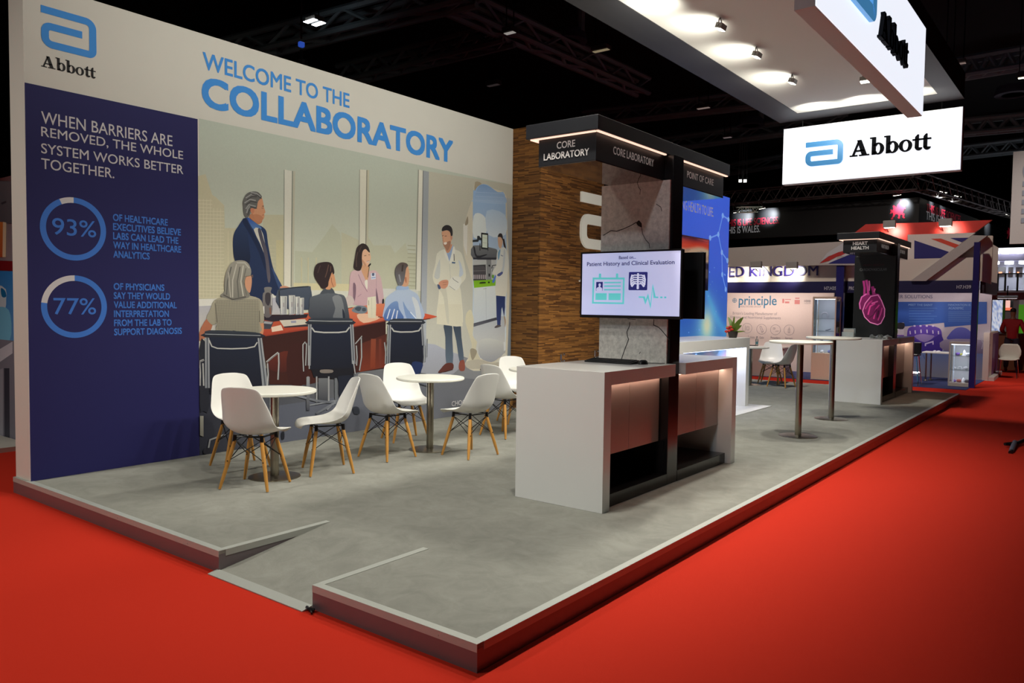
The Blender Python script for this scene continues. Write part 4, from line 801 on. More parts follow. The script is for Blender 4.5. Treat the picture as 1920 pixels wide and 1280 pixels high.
# televisions on the near pylon
TEAL = (96, 194, 196); NVY = (42, 44, 108)
def scr_b(P):
    P.grid(0, 1, 1, 0, 16, 10, lambda a, b: mix((200, 202, 238), (178, 186, 226), 1 - abs(a - .45) * 2 * (1 - .4 * b)))
    Zt = lambda pts: [((x - 88 - (0)) / 1500.0, 1 - (y - (115 - (x - 88) * .04)) / (945.0 + (x - 88) * .04)) for x, y in pts]
    S = lambda pts, c, sm=0: P.S(Q, Zt(pts), c, sm=sm)
    for q in ([(262, 480), (770, 474), (770, 504), (262, 510)], [(258, 860), (768, 860), (768, 886), (258, 886)], [(262, 510), (290, 510), (286, 860), (260, 860)], [(744, 504), (770, 504), (768, 860), (742, 860)],
              [(362, 425), (378, 414), (398, 420), (400, 490), (362, 490)], [(634, 420), (650, 408), (668, 416), (672, 485), (634, 486)], [(450, 546), (714, 542), (714, 562), (450, 568)], [(450, 600), (714, 596), (714, 616), (450, 622)], [(450, 656), (712, 654), (712, 674), (450, 678)], [(314, 722), (495, 720), (495, 826), (312, 828)], [(524, 720), (716, 718), (714, 824), (524, 826)]): S(q, TEAL)
    S([(322, 548), (428, 545), (426, 680), (320, 682)], NVY); S([(378, 568), (396, 580), (394, 606), (386, 622), (414, 640), (416, 682), (330, 682), (332, 640), (366, 622), (360, 602), (360, 580)], (190, 194, 232), 1)
    S([(845, 388), (1105, 384), (1116, 394), (1114, 656), (1104, 666), (842, 668), (832, 658), (834, 398)], NVY)
    W = (206, 210, 240)
    def T(pts, w): L_, R__ = ribbon2(Zt(pts), w); P.S(Q, [tuple(p) for p in L_] + [tuple(p) for p in reversed(R__)], W, sm=0)
    T([(973, 405), (972, 650)], .017)
    for k, (yy, wd, dr) in enumerate(((440, 92, 14), (475, 104, 22), (508, 108, 30), (540, 104, 40), (572, 96, 40))):
        for sgn in (-1, 1): T([(973 + sgn * 8, yy - 4), (973 + sgn * wd * .6, yy - 6), (973 + sgn * wd, yy + dr)], .017)
    for sgn in (-1, 1): T([(973 + sgn * 90, 428), (973 + sgn * 108, 500), (973 + sgn * 102, 580), (973 + sgn * 84, 606), (973 + sgn * 40, 548)], .014)
    for yy in (575, 598, 618, 636): T([(955, yy), (992, yy)], .012)
    def G(pts, w): L_, R__ = ribbon2(Zt(pts), w); P.S(Q, [tuple(p) for p in L_] + [tuple(p) for p in reversed(R__)], TEAL, sm=0)
    G([(990, 772), (1070, 772), (1093, 850), (1128, 750), (1168, 915), (1197, 600), (1226, 772), (1280, 772)], .023); G([(1308, 772), (1342, 772)], .026); G([(1366, 772), (1396, 772)], .026)
    m = P.mb; f = lambda p: P.plane(*Zt([p])[0], .004)
    for s, bl, br, tp in (('Based on...', (678, 192), (938, 184), 142), ('Patient History and Clinical Evaluation', (168, 324), (1504, 290), 242)):
        a, b, c = f(bl), f(br), f((bl[0], tp)); text(m, s, a, (1, 0, 0), (0, 0, 1), b.x - a.x, c.z - a.z, .010, c=P.ink((52, 50, 84)), lift=.001)
tv('display_television', 'wide television showing Patient History and Clinical Evaluation on the concrete pylon', (-1.54, 3.18, 1.512), (1, 0, 0), (0, -1, 0), .952, .562, scr_b)
tv('black_television', 'black television seen from behind, on the rear face of the concrete pylon', (-.588, 3.63, 1.512), (-1, 0, 0), (0, 1, 0), .952, .562, lambda P: P.grid(0, 1, 1, 0, 2, 2, lambda a, b: (190, 200, 230)))
for yy0, yy1 in ((3.225, 3.315), (3.523, 3.585)):
    o = MB().box(-1.2, -.98, yy0, yy1, 1.7, 1.88).build('wall_bracket', black_metal)
    tag(o, 'black bracket holding the lit television to the concrete pylon' if yy0 < 3.3 else 'black bracket holding the rear television to the pylon', 'bracket')
# keyboard, mouse
ka, kb = PZ(1112, 681, CT), PZ(1197, 682, CT); ky = 3.12
kx0, kx1 = PY(1111, 679, ky).x, PY(1197, 680, ky).x
r = thing('keyboard', 'black computer keyboard on the near white counter below the television', 'keyboard', (kx0, ky, CT))
MB().prism([(kx0, ky - .13, CT), (kx0, ky - .13, CT + .012), (kx0, ky + .02, CT + .03), (kx0, ky + .02, CT)], (kx1 - kx0, 0, 0)).build('case', black_plastic, r, bevel=.003)
m = MB()
for i in range(15):
    for j in range(5):
        x = kx0 + .012 + i * (kx1 - kx0 - .024) / 15; yq = ky - .12 + j * .026; z = CT + .0125 + (yq - ky + .13) * .12
        m.box(x, x + (kx1 - kx0 - .024) / 15 - .003, yq, yq + .022, z, z + .006)
m.build('keys', M('key_caps', (24, 24, 27), .5), r, bevel=.001)
mx = PY(1208, 681, 3.14).x
r = thing('computer_mouse', 'black computer mouse beside the keyboard on the near counter', 'mouse', (mx, 3.12, CT))
m = MB(); m.lathe([(.0, .036), (.018, .034), (.028, .026), (.033, .012), (.034, 0)], (0, 0, 0), 20); mo = m.build('shell', black_plastic, r, smooth=True, loc=(0, 0, 0)); mo.location = (0, 0, 0); mo.scale = (1, 1.7, 1)
MB().tube([(mx, 3.18, CT + .008), (mx + .02, 3.23, CT + .004), (mx + .08, 3.27, CT + .004), (mx + .1, 3.305, CT + .004)], .003, 6).build('cable', black_plastic, r)
# small metal coat hooks on the timber
for k, (u, v) in enumerate(((1050, 674), (1114, 667))):
    c = PX(u, v, BX); r = thing('wall_hook', 'small polished knob hook on the timber wall, ' + ('nearer the bistro chairs' if k == 0 else 'beside the concrete pylon'), 'hook', tuple(c), 'knob hooks on the timber wall')
    MB().box(BX, BX + .02, c.y - .015, c.y + .015, c.z - .07, c.z + .09).build('plate', chrome, r, bevel=.003)
    for dyy, dz in ((-.06, -.02), (.0, -.01), (.0, .08)):
        m = MB(); m.tube([(BX + .02, c.y, c.z + dz), (BX + .06, c.y + dyy, c.z + dz)], .007, 8)
        m.lathe([(.004, -.022), (.018, -.014), (.022, 0), (.018, .014), (.004, .022)], (BX + .065, c.y + dyy, c.z + dz), 12); m.build('knob', chrome, r, smooth=True)
# clear cups wrapped in film on the far counter
cupm = Mglass('clear_plastic', (235, 240, 236), .35, .1)
cc = PZ(1619, 640, CT)
for k in range(5):
    x, yq = cc.x + (-.13 + .06 * k), 10.9 + .05 * (k % 2)
    a = (-.4, .9, .3, 1.2, -.8)[k]; q = Matrix.Rotation(1.35, 3, V((cos(a), sin(a), 0)))
    o = MB().lathe([(.022, -.04), (.034, .04), (.031, .04), (.020, -.036)], (x, yq, CT + .036), 14, axis=q).build('plastic_cup', cupm, smooth=True)
    tag(o, 'clear plastic cup lying in a heap on the far white counter', 'cup', 'clear cups on the far counter')

# ------------------------------------------------------------------ reception counter
rc = thing('reception_counter', 'long white reception counter with blue-white lit recess in front of the blue wall', 'counter', (-2.6, 7.8, HP))
TZ = 1.17
MB().box(-3.0, -2.2, 6.55, 8.955, TZ - .145, TZ).build('worktop', white_gloss, rc, bevel=.003)
MB().box(-3.0, -2.2, 8.83, 8.955, HP + .012, TZ - .1455).build('end_panel', white_gloss, rc, bevel=.003)
MB().box(-3.0, -2.2, 6.55, 6.67, HP + .012, TZ - .1455).build('end_panel', white_gloss, rc, bevel=.003)
MB().box(-3.0, -2.52, 6.672, 8.828, HP + .012, TZ - .147).build('front_board', white_gloss, rc)
pf = Print2(lambda y, z, l: V((-2.519 + l, y, z)))
pf.grid(6.68, 8.82, TZ - .16, HP + .02, 40, 24, lambda a, b: mix(mix((70, 130, 180), (196, 150, 170), b * 5 + .3 * sin(a * 20)), (120, 110, 170), (b - .22) * 6 + .2 * sin(a * 13)))
pf.mb.build('front_print', Mvc('front_ink', .4), rc, fixn=False)
MB().box(-2.3, -2.26, 6.70, 8.80, TZ - .158, TZ - .147).build('light_strip', M('cool_led_strip', (215, 226, 255), .5, emit=3, ecol=(205, 218, 255)), rc)
MB().box(-3.0, -1.915, 6.4, 9.163, HP + .0005, HP + .0115).build('base_plate', M('white_base', (220, 220, 216), .4), rc, bevel=.002)
area('reception_lamp', (-2.25, 7.75, TZ - .17), (-2.1, 7.75, 0), 2.5, .05, 2.0, (.72, .80, 1))
area('reception_lamp', (-2.3, 8.55, TZ - .18), (-2.3, 8.9, .6), 2.5, .1, .1, (.72, .80, 1))
# flower arrangement on it
fp = PY(1374, 632, 8.62); fx, fy = fp.x, 8.62
r = thing('flower_arrangement', 'red flowers and green leaves in a pot on the reception counter', 'flowers', (fx, fy, TZ))
MB().lathe([(.055, 0), (.07, .06), (.075, .10), (.066, .10), (.06, .05)], (fx, fy, TZ), 20).build('pot', M('dark_pot', (40, 34, 30), .5), r, smooth=True)
leafm = M('leaf', (96, 122, 40), .4, vary=.25, scale=14)
def leaf(base, tip, w, bend):
    base, tip = V(base), V(tip); d = tip - base; s = d.cross(V((0.55, -.8, .1))).normalized(); vs = []; fs = []; n = 8
    for i in range(n + 1):
        t = i / n; c = base + d * t + V((bend[0], bend[1], 0)) * (t * t); k = w * sin(pi * min(1, t * .93 + .05)) ** .7
        vs += [c - s * k + V((0, 0, k * .25)), c, c + s * k + V((0, 0, k * .25))]
    for i in range(n): a = 3 * i; fs += [(a, a + 1, a + 4, a + 3), (a + 1, a + 2, a + 5, a + 4)]
    return MB().add(vs, fs)
for tip, w, bd in (((.13, .02, .36), .035, (.05, 0)), ((.02, .0, .38), .016, (.0, .0)), ((-.05, .02, .36), .03, (-.05, 0)), ((.10, .05, .22), .03, (.04, 0)), ((.05, -.04, .26), .022, (.03, 0)), ((-.09, .0, .20), .03, (-.05, 0)), ((.2, .0, .12), .012, (.05, 0))):
    leaf((fx, fy, TZ + .08), (fx + tip[0] * .7, fy + tip[1], TZ + tip[2] * .85), w, bd).build('leaf', leafm, r, smooth=True, fixn=False)
for dx, dz in ((-.06, .14), (-.03, .10), (-.08, .09), (-.02, .16), (.0, .12)):
    MB().lathe([(.004, -.02), (.026, -.006), (.03, .008), (.012, .02)], (fx + dx, fy - .05, TZ + dz), 9).build('flower', M('red_petals', (190, 40, 34), .5, vary=.2), r, smooth=True)

# ------------------------------------------------------------------ bistro and bar tables
top_m = M('white_table_top', (236, 235, 224), .35, vary=.01)
def table(loc, H, rt, rb, rc_, label, cat, group, name):
    r = thing(name, label, cat, (0, 0, 0), group)
    MB().lathe([(0, H - .028), (rt - .01, H - .028), (rt, H - .02), (rt, H - .006), (rt - .006, H), (0, H)], (0, 0, 0), 64).build('table_top', top_m, r, smooth=True)
    MB().lathe([(rc_, .012), (rc_, H - .029)], (0, 0, 0), 28).build('column', steel, r, smooth=True)
    MB().lathe([(0, 0), (rb, 0), (rb, .004), (rb * .9, .009), (rc_ + .012, .013), (0, .013)], (0, 0, 0), 48).build('base', steel, r, smooth=True)
    r['_w'] = tuple(loc); r.location = loc; return r
bt = table((-3.457, 1.418, HP), .742, .345, .215, .036, 'white round bistro table with three white shell chairs, nearest the navy panel', 'table', 'round bistro tables', 'bistro_table')
T3 = PZ(957, 691, HP + .742); t3 = V((T3.x + .22, T3.y + .25, HP))
dup(bt, (-3.342, 3.198, HP), 0, 'white round bistro table on steel column, middle one along the mural'); dup(bt, t3, 0, 'white round bistro table mostly hidden behind the near counter'); dup(bt, (-3.417, 12.244, HP), 0, 'white bistro table at the far end beyond the reception counter')
hb = table((-.729, 6.655, HP), 1.11, .35, .215, .037, 'tall white bar table on steel column, nearer of the two', 'bar table', 'tall bar tables', 'bar_table')
dup(hb, (-.843, 8.413, HP), 0, 'tall white bar table on steel column, further back by the heart counter')

# ------------------------------------------------------------------ shell chairs on dowel legs
shell_m = M('white_shell', (232, 231, 226), .35, vary=.01)
dowel = M('beech_dowel', (196, 140, 64), .45, vary=.15, scale=9, stretch=(1, 1, .15))
def make_chair(label):
    r = thing('shell_chair', label, 'chair', (0, 0, 0), 'white shell chairs')
    #   forward x, height z of the middle line; half width; how far the edge rises (z) and comes forward (x)
    rows = [(.262, .405, .135, .004, -.030), (.258, .424, .175, .002, -.022), (.235, .439, .205, .004, -.008), (.17, .440, .222, .012, 0), (.08, .430, .230, .026, 0), (-.02, .421, .234, .045, .004), (-.10, .424, .236, .072, .012), (-.155, .446, .236, .090, .030),
            (-.190, .490, .232, .075, .055), (-.213, .56, .222, .05, .062), (-.236, .64, .208, .026, .056), (-.258, .72, .192, .010, .044), (-.274, .78, .176, .002, .034), (-.283, .812, .155, -.004, .027), (-.286, .824, .120, -.008, .02)]
    vs = []; fs = []; n = 12
    for x, z, w, rz, rx in rows:
        for i in range(n + 1):
            t = -1 + 2 * i / n; a = abs(t); k = a ** 2.6
            vs.append((x + rx * k, w * t * (1 - .05 * k), z + rz * k))
    for j in range(len(rows) - 1):
        for i in range(n): a = j * (n + 1) + i; fs.append((a, a + 1, a + n + 2, a + n + 1))
    s = MB().add(vs, fs).build('seat_shell', shell_m, r, smooth=True)
    so = s.modifiers.new('thick', 'SOLIDIFY'); so.thickness = .009; so.offset = -1
    sb = s.modifiers.new('round', 'SUBSURF'); sb.levels = 1; sb.render_levels = 2
    tops = {}; feet = {}
    for sx in (-1, 1):
        for sy in (-1, 1):
            tp = V((.115 * sx - .005, .115 * sy, .385)); ft = V((.185 * sx - .01, .205 * sy, .0045)); tops[sx, sy] = tp; feet[sx, sy] = ft
            d = ft - tp
            MB().tube([tp, tp + d * .35, tp + d * .75, ft], [.0145, .0165, .0145, .0105], 12).build('leg', dowel, r, smooth=True)
    m = MB(); at = lambda k, t: tops[k] + (feet[k] - tops[k]) * t
    for k in tops: m.tube([at(k, -.02) + V((0, 0, .035)), at(k, .03)], .0150, 8)
    for a, b in (((-1, -1), (1, -1)), ((-1, 1), (1, 1)), ((-1, -1), (-1, 1)), ((1, -1), (1, 1))):
        for p, q in ((a, b), (b, a)): m.tube([at(p, .02) + V((0, 0, .01)), at(q, .42)], .0038, 6)
        m.tube([at(a, 0) + V((0, 0, .03)), at(b, 0) + V((0, 0, .03))], .006, 6)
    for k in tops: c = at(k, .42); m.tube([c - V((k[0] * .02, 0, 0)), c + V((k[0] * .02, 0, 0))], .005, 6)
    m.build('wire_brace', black_metal, r, smooth=True)
    return r
def pos(cx, cy, deg): return (cx, cy, HP), R_(deg)
spots = [((-3.288, 1.124), 116.5, 'white shell chair with its back to the camera at the nearest bistro table'),
         ((-4.02, 1.46), -12, 'white shell chair against the navy panel, behind the nearest bistro table'),
         ((-3.305, 1.848), -118.2, 'white shell chair seen from the side between the nearest and middle bistro tables'),
         ((-3.372, 2.644), 88.9, 'white shell chair seen from behind, left of the middle bistro table'),
         ((-3.93, 3.43), -23.2, 'white shell chair facing out, beyond the middle bistro table against the mural'),
         ((-2.848, 3.243), 175.4, 'white shell chair turned left in front of the caption on the mural'),
         ((-3.30, 4.38), 84, 'white shell chair seen from behind, partly hidden by the chair before it'),
         ((-3.80, 5.28), -30, 'white shell chair by the timber corner, half behind the near counter'),
         ((-3.22, 12.80), -80, 'white shell chair facing out at the far bistro table'),
         ((-2.83, 12.28), 172, 'white shell chair turned sideways at the far bistro table')]
ch0 = None
for (x, y_), a, lb in spots:
    if ch0 is None: ch0 = make_chair(lb); ch0.location = (x, y_, HP); ch0.rotation_euler = (0, 0, R_(a))
    else: dup(ch0, (x, y_, HP), R_(a), lb)

# ------------------------------------------------------------------ hanging canopy and its signs
cn = thing('hanging_canopy', 'large dark framed hanging canopy with a glowing white ceiling panel', 'canopy', (-.63, 4.4, 4.3))
frame_m = M('canopy_frame', (52, 52, 54), .6, vary=.05)
CX0, CX1, CY0, CY1 = -1.80, .535, -.4, 8.85; IX0, IX1, IY0, IY1 = -1.42, .30, .0, 8.44
m = MB(); m.box(CX0, IX0, CY0, CY1, 4.3, 4.62); m.box(IX1, CX1, CY0, CY1, 4.3, 4.62); m.box(IX0, IX1, IY1, CY1, 4.3, 4.62); m.box(IX0, IX1, CY0, IY0, 4.3, 4.62); m.build('frame', frame_m, cn)
ceil_m = M('canopy_ceiling', (222, 222, 214), .8, vary=.01)
MB().box(IX0, IX1, IY0, IY1, 4.306, 4.33).build('ceiling_panel', ceil_m, cn)
m = MB()
for x in (CX0 + .1, CX1 - .1):
    for yq in (.2, 4.4, 8.6): m.tube([(x, yq, 4.62), (x, yq, 9.5)], .006, 6)
m.build('suspension_wire', black_metal, cn)
flood_face = M('flood_face', (255, 252, 235), .4, emit=12, ecol=(255, 250, 230)); grey_metal = M('grey_metal', (150, 150, 146), .45, .4)
def flood(name, c, n, label, group, w=.14, h=.09, face=flood_face, cat='floodlight', stem=None):
    """small floodlight: head, lit face, bracket; n is where the face looks"""
    c, n = V(c), V(n).normalized(); r = thing(name, label, cat, tuple(c), group)
    s = n.cross(V((0, 0, 1)))
    if s.length < .05: s = V((1, 0, 0))
    s.normalize(); t = s.cross(n)
    q = lambda a, b, d: c + s * a + t * b + n * d
    MB().prism([q(-w / 2, -h / 2, -.05), q(w / 2, -h / 2, -.05), q(w / 2, h / 2, -.05), q(-w / 2, h / 2, -.05)], n * .05).build('head', grey_metal, r, bevel=.006)
    MB().prism([q(-w * .44, -h * .42, .0005), q(w * .44, -h * .42, .0005), q(w * .44, h * .42, .0005), q(-w * .44, h * .42, .0005)], n * .004).build('lit_face', face, r)
    if stem is not None: MB().tube([q(-w * .55, 0, -.02), q(-w * .55, 0, -.02) * .5 + V(stem) * .5 + V((0, 0, .02)), V(stem)], .006, 6).tube([q(w * .55, 0, -.02), V(stem)], .006, 6).build('bracket', grey_metal, r)
    return r
FLZ = 4.20
for k, (u, v) in enumerate(((1350, 55), (1418, 107), (1485, 156), (1622, 153))):
    c = PZ(u, v, FLZ)
    flood('canopy_floodlight', c, (-.35, 0, -1) if k < 3 else (0, -.2, -1), 'small bright floodlight under the white canopy ceiling, ' + ('nearest of the row', 'second of the row', 'third of the row, by the far corner', 'at the far end beside the hanging sign')[k], 'floodlights under the canopy', .11, .07, stem=(c.x, c.y, 4.305))
    CANOPY.append((c.x, c.y))
CANOPY += [(-.98, 3.75), (-.98, 2.75), (-.98, 1.75), (-.98, .8)]
for x, yq in CANOPY:
    if x < -.5: spot('canopy_wash', (x - .08, yq, 4.05), (x - .40, yq + .06, 4.306), WASH, WARM, 150, .9, .04)
    spot('canopy_down', (x, yq, 4.14), DOWN_AIM(x, yq), DOWN, WARM, DOWN_ANG, .75, .06)
for yq in (.6, 2.2, 3.8, 5.4): spot('mural_wash', (-1.86, yq, 4.40), (WX, yq - .1, 3.3), MURAL, WARM, 100, .9, .12)
for x in (-1.1, -.5, .05): spot('canopy_wash', (x, 8.0, 4.10), (x, 8.35, 4.306), WASH, WARM, 140, .9, .04)
# light boxes
lb_face = M('lit_sign_face', (244, 247, 255), .4, emit=.98, ecol=(240, 244, 255), vary=.005)
lb_side = M('sign_case', (196, 192, 188), .5, vary=.03); letter_blue = M('letter_blue', (82, 156, 214), .35, emit=.5); letter_black = M('letter_black', (14, 16, 21), .75, spec=.1)
def lightbox(label, o, u, n, w, h, t, em, wd):
    o, u, n = V(o), V(u), V(n); up = V((0, 0, 1)); r = thing('lightbox_sign', label, 'sign', tuple(o), 'hanging lightbox signs')
    q = lambda a, b, d: o + u * a + up * b + n * d
    MB().prism([q(0, 0, -t), q(w, 0, -t), q(w, h, -t), q(0, h, -t)], n * (t - .004)).build('case', lb_side, r, bevel=.004)
    MB().prism([q(.006, .006, -.0035), q(w - .006, .006, -.0035), q(w - .006, h - .006, -.0035), q(.006, h - .006, -.0035)], n * .006).build('lit_face', lb_face, r)
    m = MB(); emblem(m, q(em[0], em[1], .0035), u, up, em[2], em[3], depth=.03); m.build('emblem', letter_blue, r)
    m = MB(); slab_word(m, q(wd[0], wd[1], .0035), u, up, wd[2], depth=.03); m.build('lettering', letter_black, r)
    m = MB()
    for a in (.25, w - .25): m.tube([q(a, h, -t / 2), q(a, h, -t / 2) + V((0, 0, 4.299 - (o.z + h)))], .008, 6) if o.y > 8 else m.tube([q(a, h * .9, -t), q(a, h * .9, -t) - n * .008], .02, 6)
    m.build('hanger', black_metal, r); return r
SY = 8.836; f = lambda u, v: PY(u, v, SY)
o = V((-1.742, SY, 3.404)); e0, e1 = f(1511, 312), f(1582, 258); w0, w1 = f(1594, 292), f(1746, 278)
lightbox('wide lit white sign facing the front under the far end of the canopy', o, (1, 0, 0), (0, -1, 0), 2.27, .80, .13,
         (e0.x - o.x, e0.z - o.z - .01, e1.x - e0.x, (e1.z - e0.z) * .98), (w0.x - o.x, w0.z - o.z - .02, w1.x - w0.x))
AX = .672; g = lambda u, v: PX(u, v, AX + .03); o = V((AX, 2.25, 3.40))
y0, y1 = g(1652, 48).y, g(1703, 112).y
lightbox('lit white sign seen at a steep angle, fixed along the aisle side of the canopy', o, (0, 1, 0), (1, 0, 0), 3.26, .80, .128, (y0 - 2.25 - .95, .26, .80, .42), (y0 - 2.25, .22, y1 - y0))
# the leg of a camera tripod at the edge of the aisle
a, b = PZ(1892, 838, .02), PZ(1926, 823, .05)
r = thing('tripod_leg', 'black and grey tripod foot resting on the red carpet at the right edge', 'tripod', (a.x, a.y, 0))
d0 = PZ(1906, 832, .03); ft = PZ(1896, 846, .015)
MB().tube([d0, b, b + V((.35, .3, .10))], [.028, .024, .022], 10).build('tube', black_plastic, r, smooth=True); MB().tube([d0 + V((-.02, .05, .01)), ft], [.03, .028], 10).build('foot_clamp', M('grey_rubber', (92, 94, 110), .5), r, smooth=True); MB().tube([a + V((-.05, .08, .02)), d0], [.018, .03], 8).build('foot', black_plastic, r, smooth=True)
MB().tube([ft, ft + (ft - d0) * .15], [.026, .022], 10).build('rubber_tip', black_plastic, r, smooth=True)

# ------------------------------------------------------------------ the national pavilion across the far aisle
YK = 16.485
cream_wall = M('cream_panel', (214, 204, 190), .6, vary=.02); navy_band = M('navy_band', (24, 20, 66), .45); navy_post = M('navy_post', (32, 26, 92), .3); grey_fascia = M('grey_fascia', (176, 170, 164), .6)
XA, XB, XC = -7.6, PY(1827, 600, YK).x, PY(1840, 600, YK).x
bz0, bz1, hz1 = 2.0, 2.268, 2.75
pv = thing('pavilion', 'cream and navy pavilion with UNITED KINGDOM lettering across the far aisle', 'exhibition stand', (-4, YK + 1, 0))
MB().box(XA, XB, YK, YK + .08, bz1, hz1).build('header_panel', cream_wall, pv)
MB().box(XA, XB, YK - .02, YK + .06, bz0, bz1 - .001).build('navy_fascia', navy_band, pv)
MB().box(XB + .07, XC + .02, YK + .2, YK + 2.3, bz1, 3.1).build('side_header', cream_wall, pv)
MB().box(XB + .06, XC + .03, YK + .2, YK + 2.3, bz0, bz1 - .001).build('side_fascia', M('dark_side_band', (56, 44, 58), .5), pv)
MB().prism([PY(1340, 466, YK - .3), PY(1340, 499, YK - .3), PY(1546, 497, YK - .3), PY(1640, 497, YK - .3), PY(1640, 446, YK - .3), PY(1592, 452, YK - .3)], (0, .28, 0)).build('upper_fascia', grey_fascia, pv)
fl = Print(lambda u, v, l: PY(u, v, YK - .303) + V((0, -l, 0))); ZU = (1340, 400, 6.736)
fl.S(ZU, [(1622, 372), (1420, 500), (1330, 620), (1440, 540), (1640, 468)], (178, 180, 182), sm=0); fl.S(ZU, [(1322, 632), (1430, 548), (1560, 490), (1640, 470), (1720, 488), (1640, 520), (1545, 545), (1440, 600)], (166, 40, 34), sm=0)
fl.S(ZU, [(1400, 630), (1545, 556), (1545, 582), (1432, 632)], (190, 188, 190), sm=0); fl.S(ZU, [(1600, 530), (1690, 488), (1722, 505), (1640, 545)], (190, 188, 190), sm=0); fl.S(ZU, [(1432, 634), (1545, 584), (1640, 546), (1760, 500), (1860, 500), (1860, 630)], (34, 32, 104), sm=0)
fl.mb.build('flag_print', Mvc('flag_ink', .5), pv, fixn=False)
m = MB(); a, b = PY(1371, 518.5, YK), PY(1534, 516.5, YK); hh = PY(1534, 497, YK).z - b.z
full = (b.x - a.x) / .705
text(m, 'UNITED KINGDOM', (b.x - full, YK - .001, (a.z + b.z) / 2), (1, 0, 0), (0, 0, 1), full, hh, depth=.03); m.build('lettering', M('purple_letters', (44, 34, 104), .4), pv)
m = MB()
for s, u0, u1, v0, v1 in (('H7.H35', 1545.5, 1568, 537, 543.5), ('PRODUCTS', 1591.5, 1625, 537, 543.5), ('H7.H39', 1793.5, 1820.5, 534.5, 541)):
    p, q, t = PY(u0, v1, YK - .02), PY(u1, v1, YK - .02), PY(u0, v0, YK - .02); text(m, s, (p.x, YK - .021, p.z), (1, 0, 0), (0, 0, 1), q.x - p.x, t.z - p.z, .015, lift=.004)
m.build('stand_numbers', M('white_vinyl', (190, 190, 200), .5), pv)
for u0, u1, v, lab in ((1569.5, 1584, 474, 0), (1826.5, 1838, 454, 1)):
    p, q = PY(u0, v, YK - .25), PY(u1, v, YK - .25); MB().box(p.x, q.x, YK - .26, YK - .13, 0.002, p.z).build('post', navy_post, pv)
# graphic panel with the union flag, red wing, slanting beam
ZX = (1650, 380, 7.111)
ug = thing('flag_sign', 'union flag panel with lit red wing and slanting grey beam above the pavilion', 'sign', (-1, YK + .3, 3))
pp = lambda pts, y: [PY(ZX[0] + x / ZX[2], ZX[1] + v / ZX[2], y) for x, v in pts]
MB().prism(pp([(-190, 286), (700, 258), (1492, 230), (1200, 440), (400, 700), (380, 800), (-340, 800), (-340, 400)], YK + .75), (0, .1, 0)).build('red_wing', M('red_wing', (196, 44, 30), .5), ug)
MB().prism(pp([(368, 425), (1270, 398), (420, 1040), (190, 1045), (190, 795), (368, 792)], YK + .2), (0, .12, 0)).build('flag_panel', M('flag_panel_white', (224, 214, 206), .6), ug)
fq = Print(lambda u, v, l: PY(u, v, YK + .197) + V((0, -l, 0)))
fq.S(ZX, [(458, 500), (920, 655), (735, 790), (455, 790)], (38, 34, 104), sm=0); fq.S(ZX, [(680, 480), (812, 477), (1062, 566), (1000, 602)], (204, 70, 48), sm=0); fq.S(ZX, [(935, 470), (1182, 466), (1090, 527)], (44, 38, 108), sm=0)
fq.mb.build('flag_print', Mvc('flag_ink', .5), ug, fixn=False)
MB().prism(pp([(1235, 432), (1430, 438), (612, 1042), (405, 1042)], YK - .1), (0, .2, 0)).build('slanting_beam', grey_fascia, ug)
MB().prism(pp([(1425, 440), (1500, 438), (1506, 450), (1478, 1085), (1330, 1040), (618, 1041)], YK + .12), (0, .08, 0)).build('end_panel', cream_wall, ug)
arm_m = M('grey_spot_head', (150, 150, 146), .5)
def arm_spot(u, v, y, label, tgt, en, w=.26, h=.16):
    c = PY(u, v, y); r = thing('arm_spotlight', label, 'spotlight', tuple(c), 'arm spotlights on the pavilion')
    MB().box(c.x - w / 2, c.x + w / 2, c.y - .06, c.y + .06, c.z - h / 2, c.z + h / 2).build('head', arm_m, r, bevel=.01)
    MB().box(c.x - w * .4, c.x + w * .4, c.y - .05, c.y + .05, c.z - h / 2 - .008, c.z - h / 2 - .001).build('lit_face', flood_face, r)
    MB().tube([c + V((-w * .4, .05, -.02)), V((c.x - w * .4, tgt[1] - .005, c.z - h * .9))], .012, 8).build('arm', black_metal, r)
    spot('arm_spot', c + V((0, .08, -h / 2 - .03)), tgt, en, WARM, 110, .8, .04)
for u, v, nm in ((1418, 496, 'small spotlight on an arm above the letter K of KINGDOM'), (1485, 497, 'small spotlight on an arm above the letter D of KINGDOM')): arm_spot(u, v, YK - .42, nm, (PY(u, 515, YK).x, YK, 2.48), 45)
for u in (1360, ): spot('arm_spot', PY(u, 496, YK - .35), (PY(u, 515, YK).x, YK, 2.48), 45, WARM, 110, .8, .04)
for u, v, nm in ((1668, 420, 'grey arm spotlight lighting the left end of the red wing'), (1773, 417, 'grey arm spotlight lighting the right end of the red wing')): arm_spot(u, v, YK + .35, nm, (PY(u + 8, 434, YK + .75).x, YK + .75, PY(u, 434, YK + .75).z), 26)
# floor and back walls of the two bays
BY1, BY2 = 17.75, 18.6
struct(MB().box(XA, XB, 15.66, 19.5, .0005, .008).build('floor_blue', M('blue_carpet', (46, 56, 104), .95, vary=.08, scale=200)))
bp_ = thing('back_wall_panel', 'pale pink panel with teal lettering and four circle icons in the left bay', 'wall panel', (-5, BY1, 0))
XD = PY(1562, 600, BY1).x
MB().box(XA, XD, BY1, BY1 + .08, .009, bz0 + .1).build('board', M('pale_pink_board', (206, 190, 182), .5), bp_)
def fit(m, s, u0, u1, v0, v1, y, w=0, c=None): p, q, t = PY(u0, v1, y), PY(u1, v1, y), PY(u0, v0, y); text(m, s, (p.x, y, p.z), (1, 0, 0), (0, 0, 1), q.x - p.x, t.z - p.z, w, lift=.004)
m = MB(); fit(m, 'principle', 1385, 1456, 554, 577, BY1, .01)
c = PY(1377.5, 563, BY1); r0 = .062
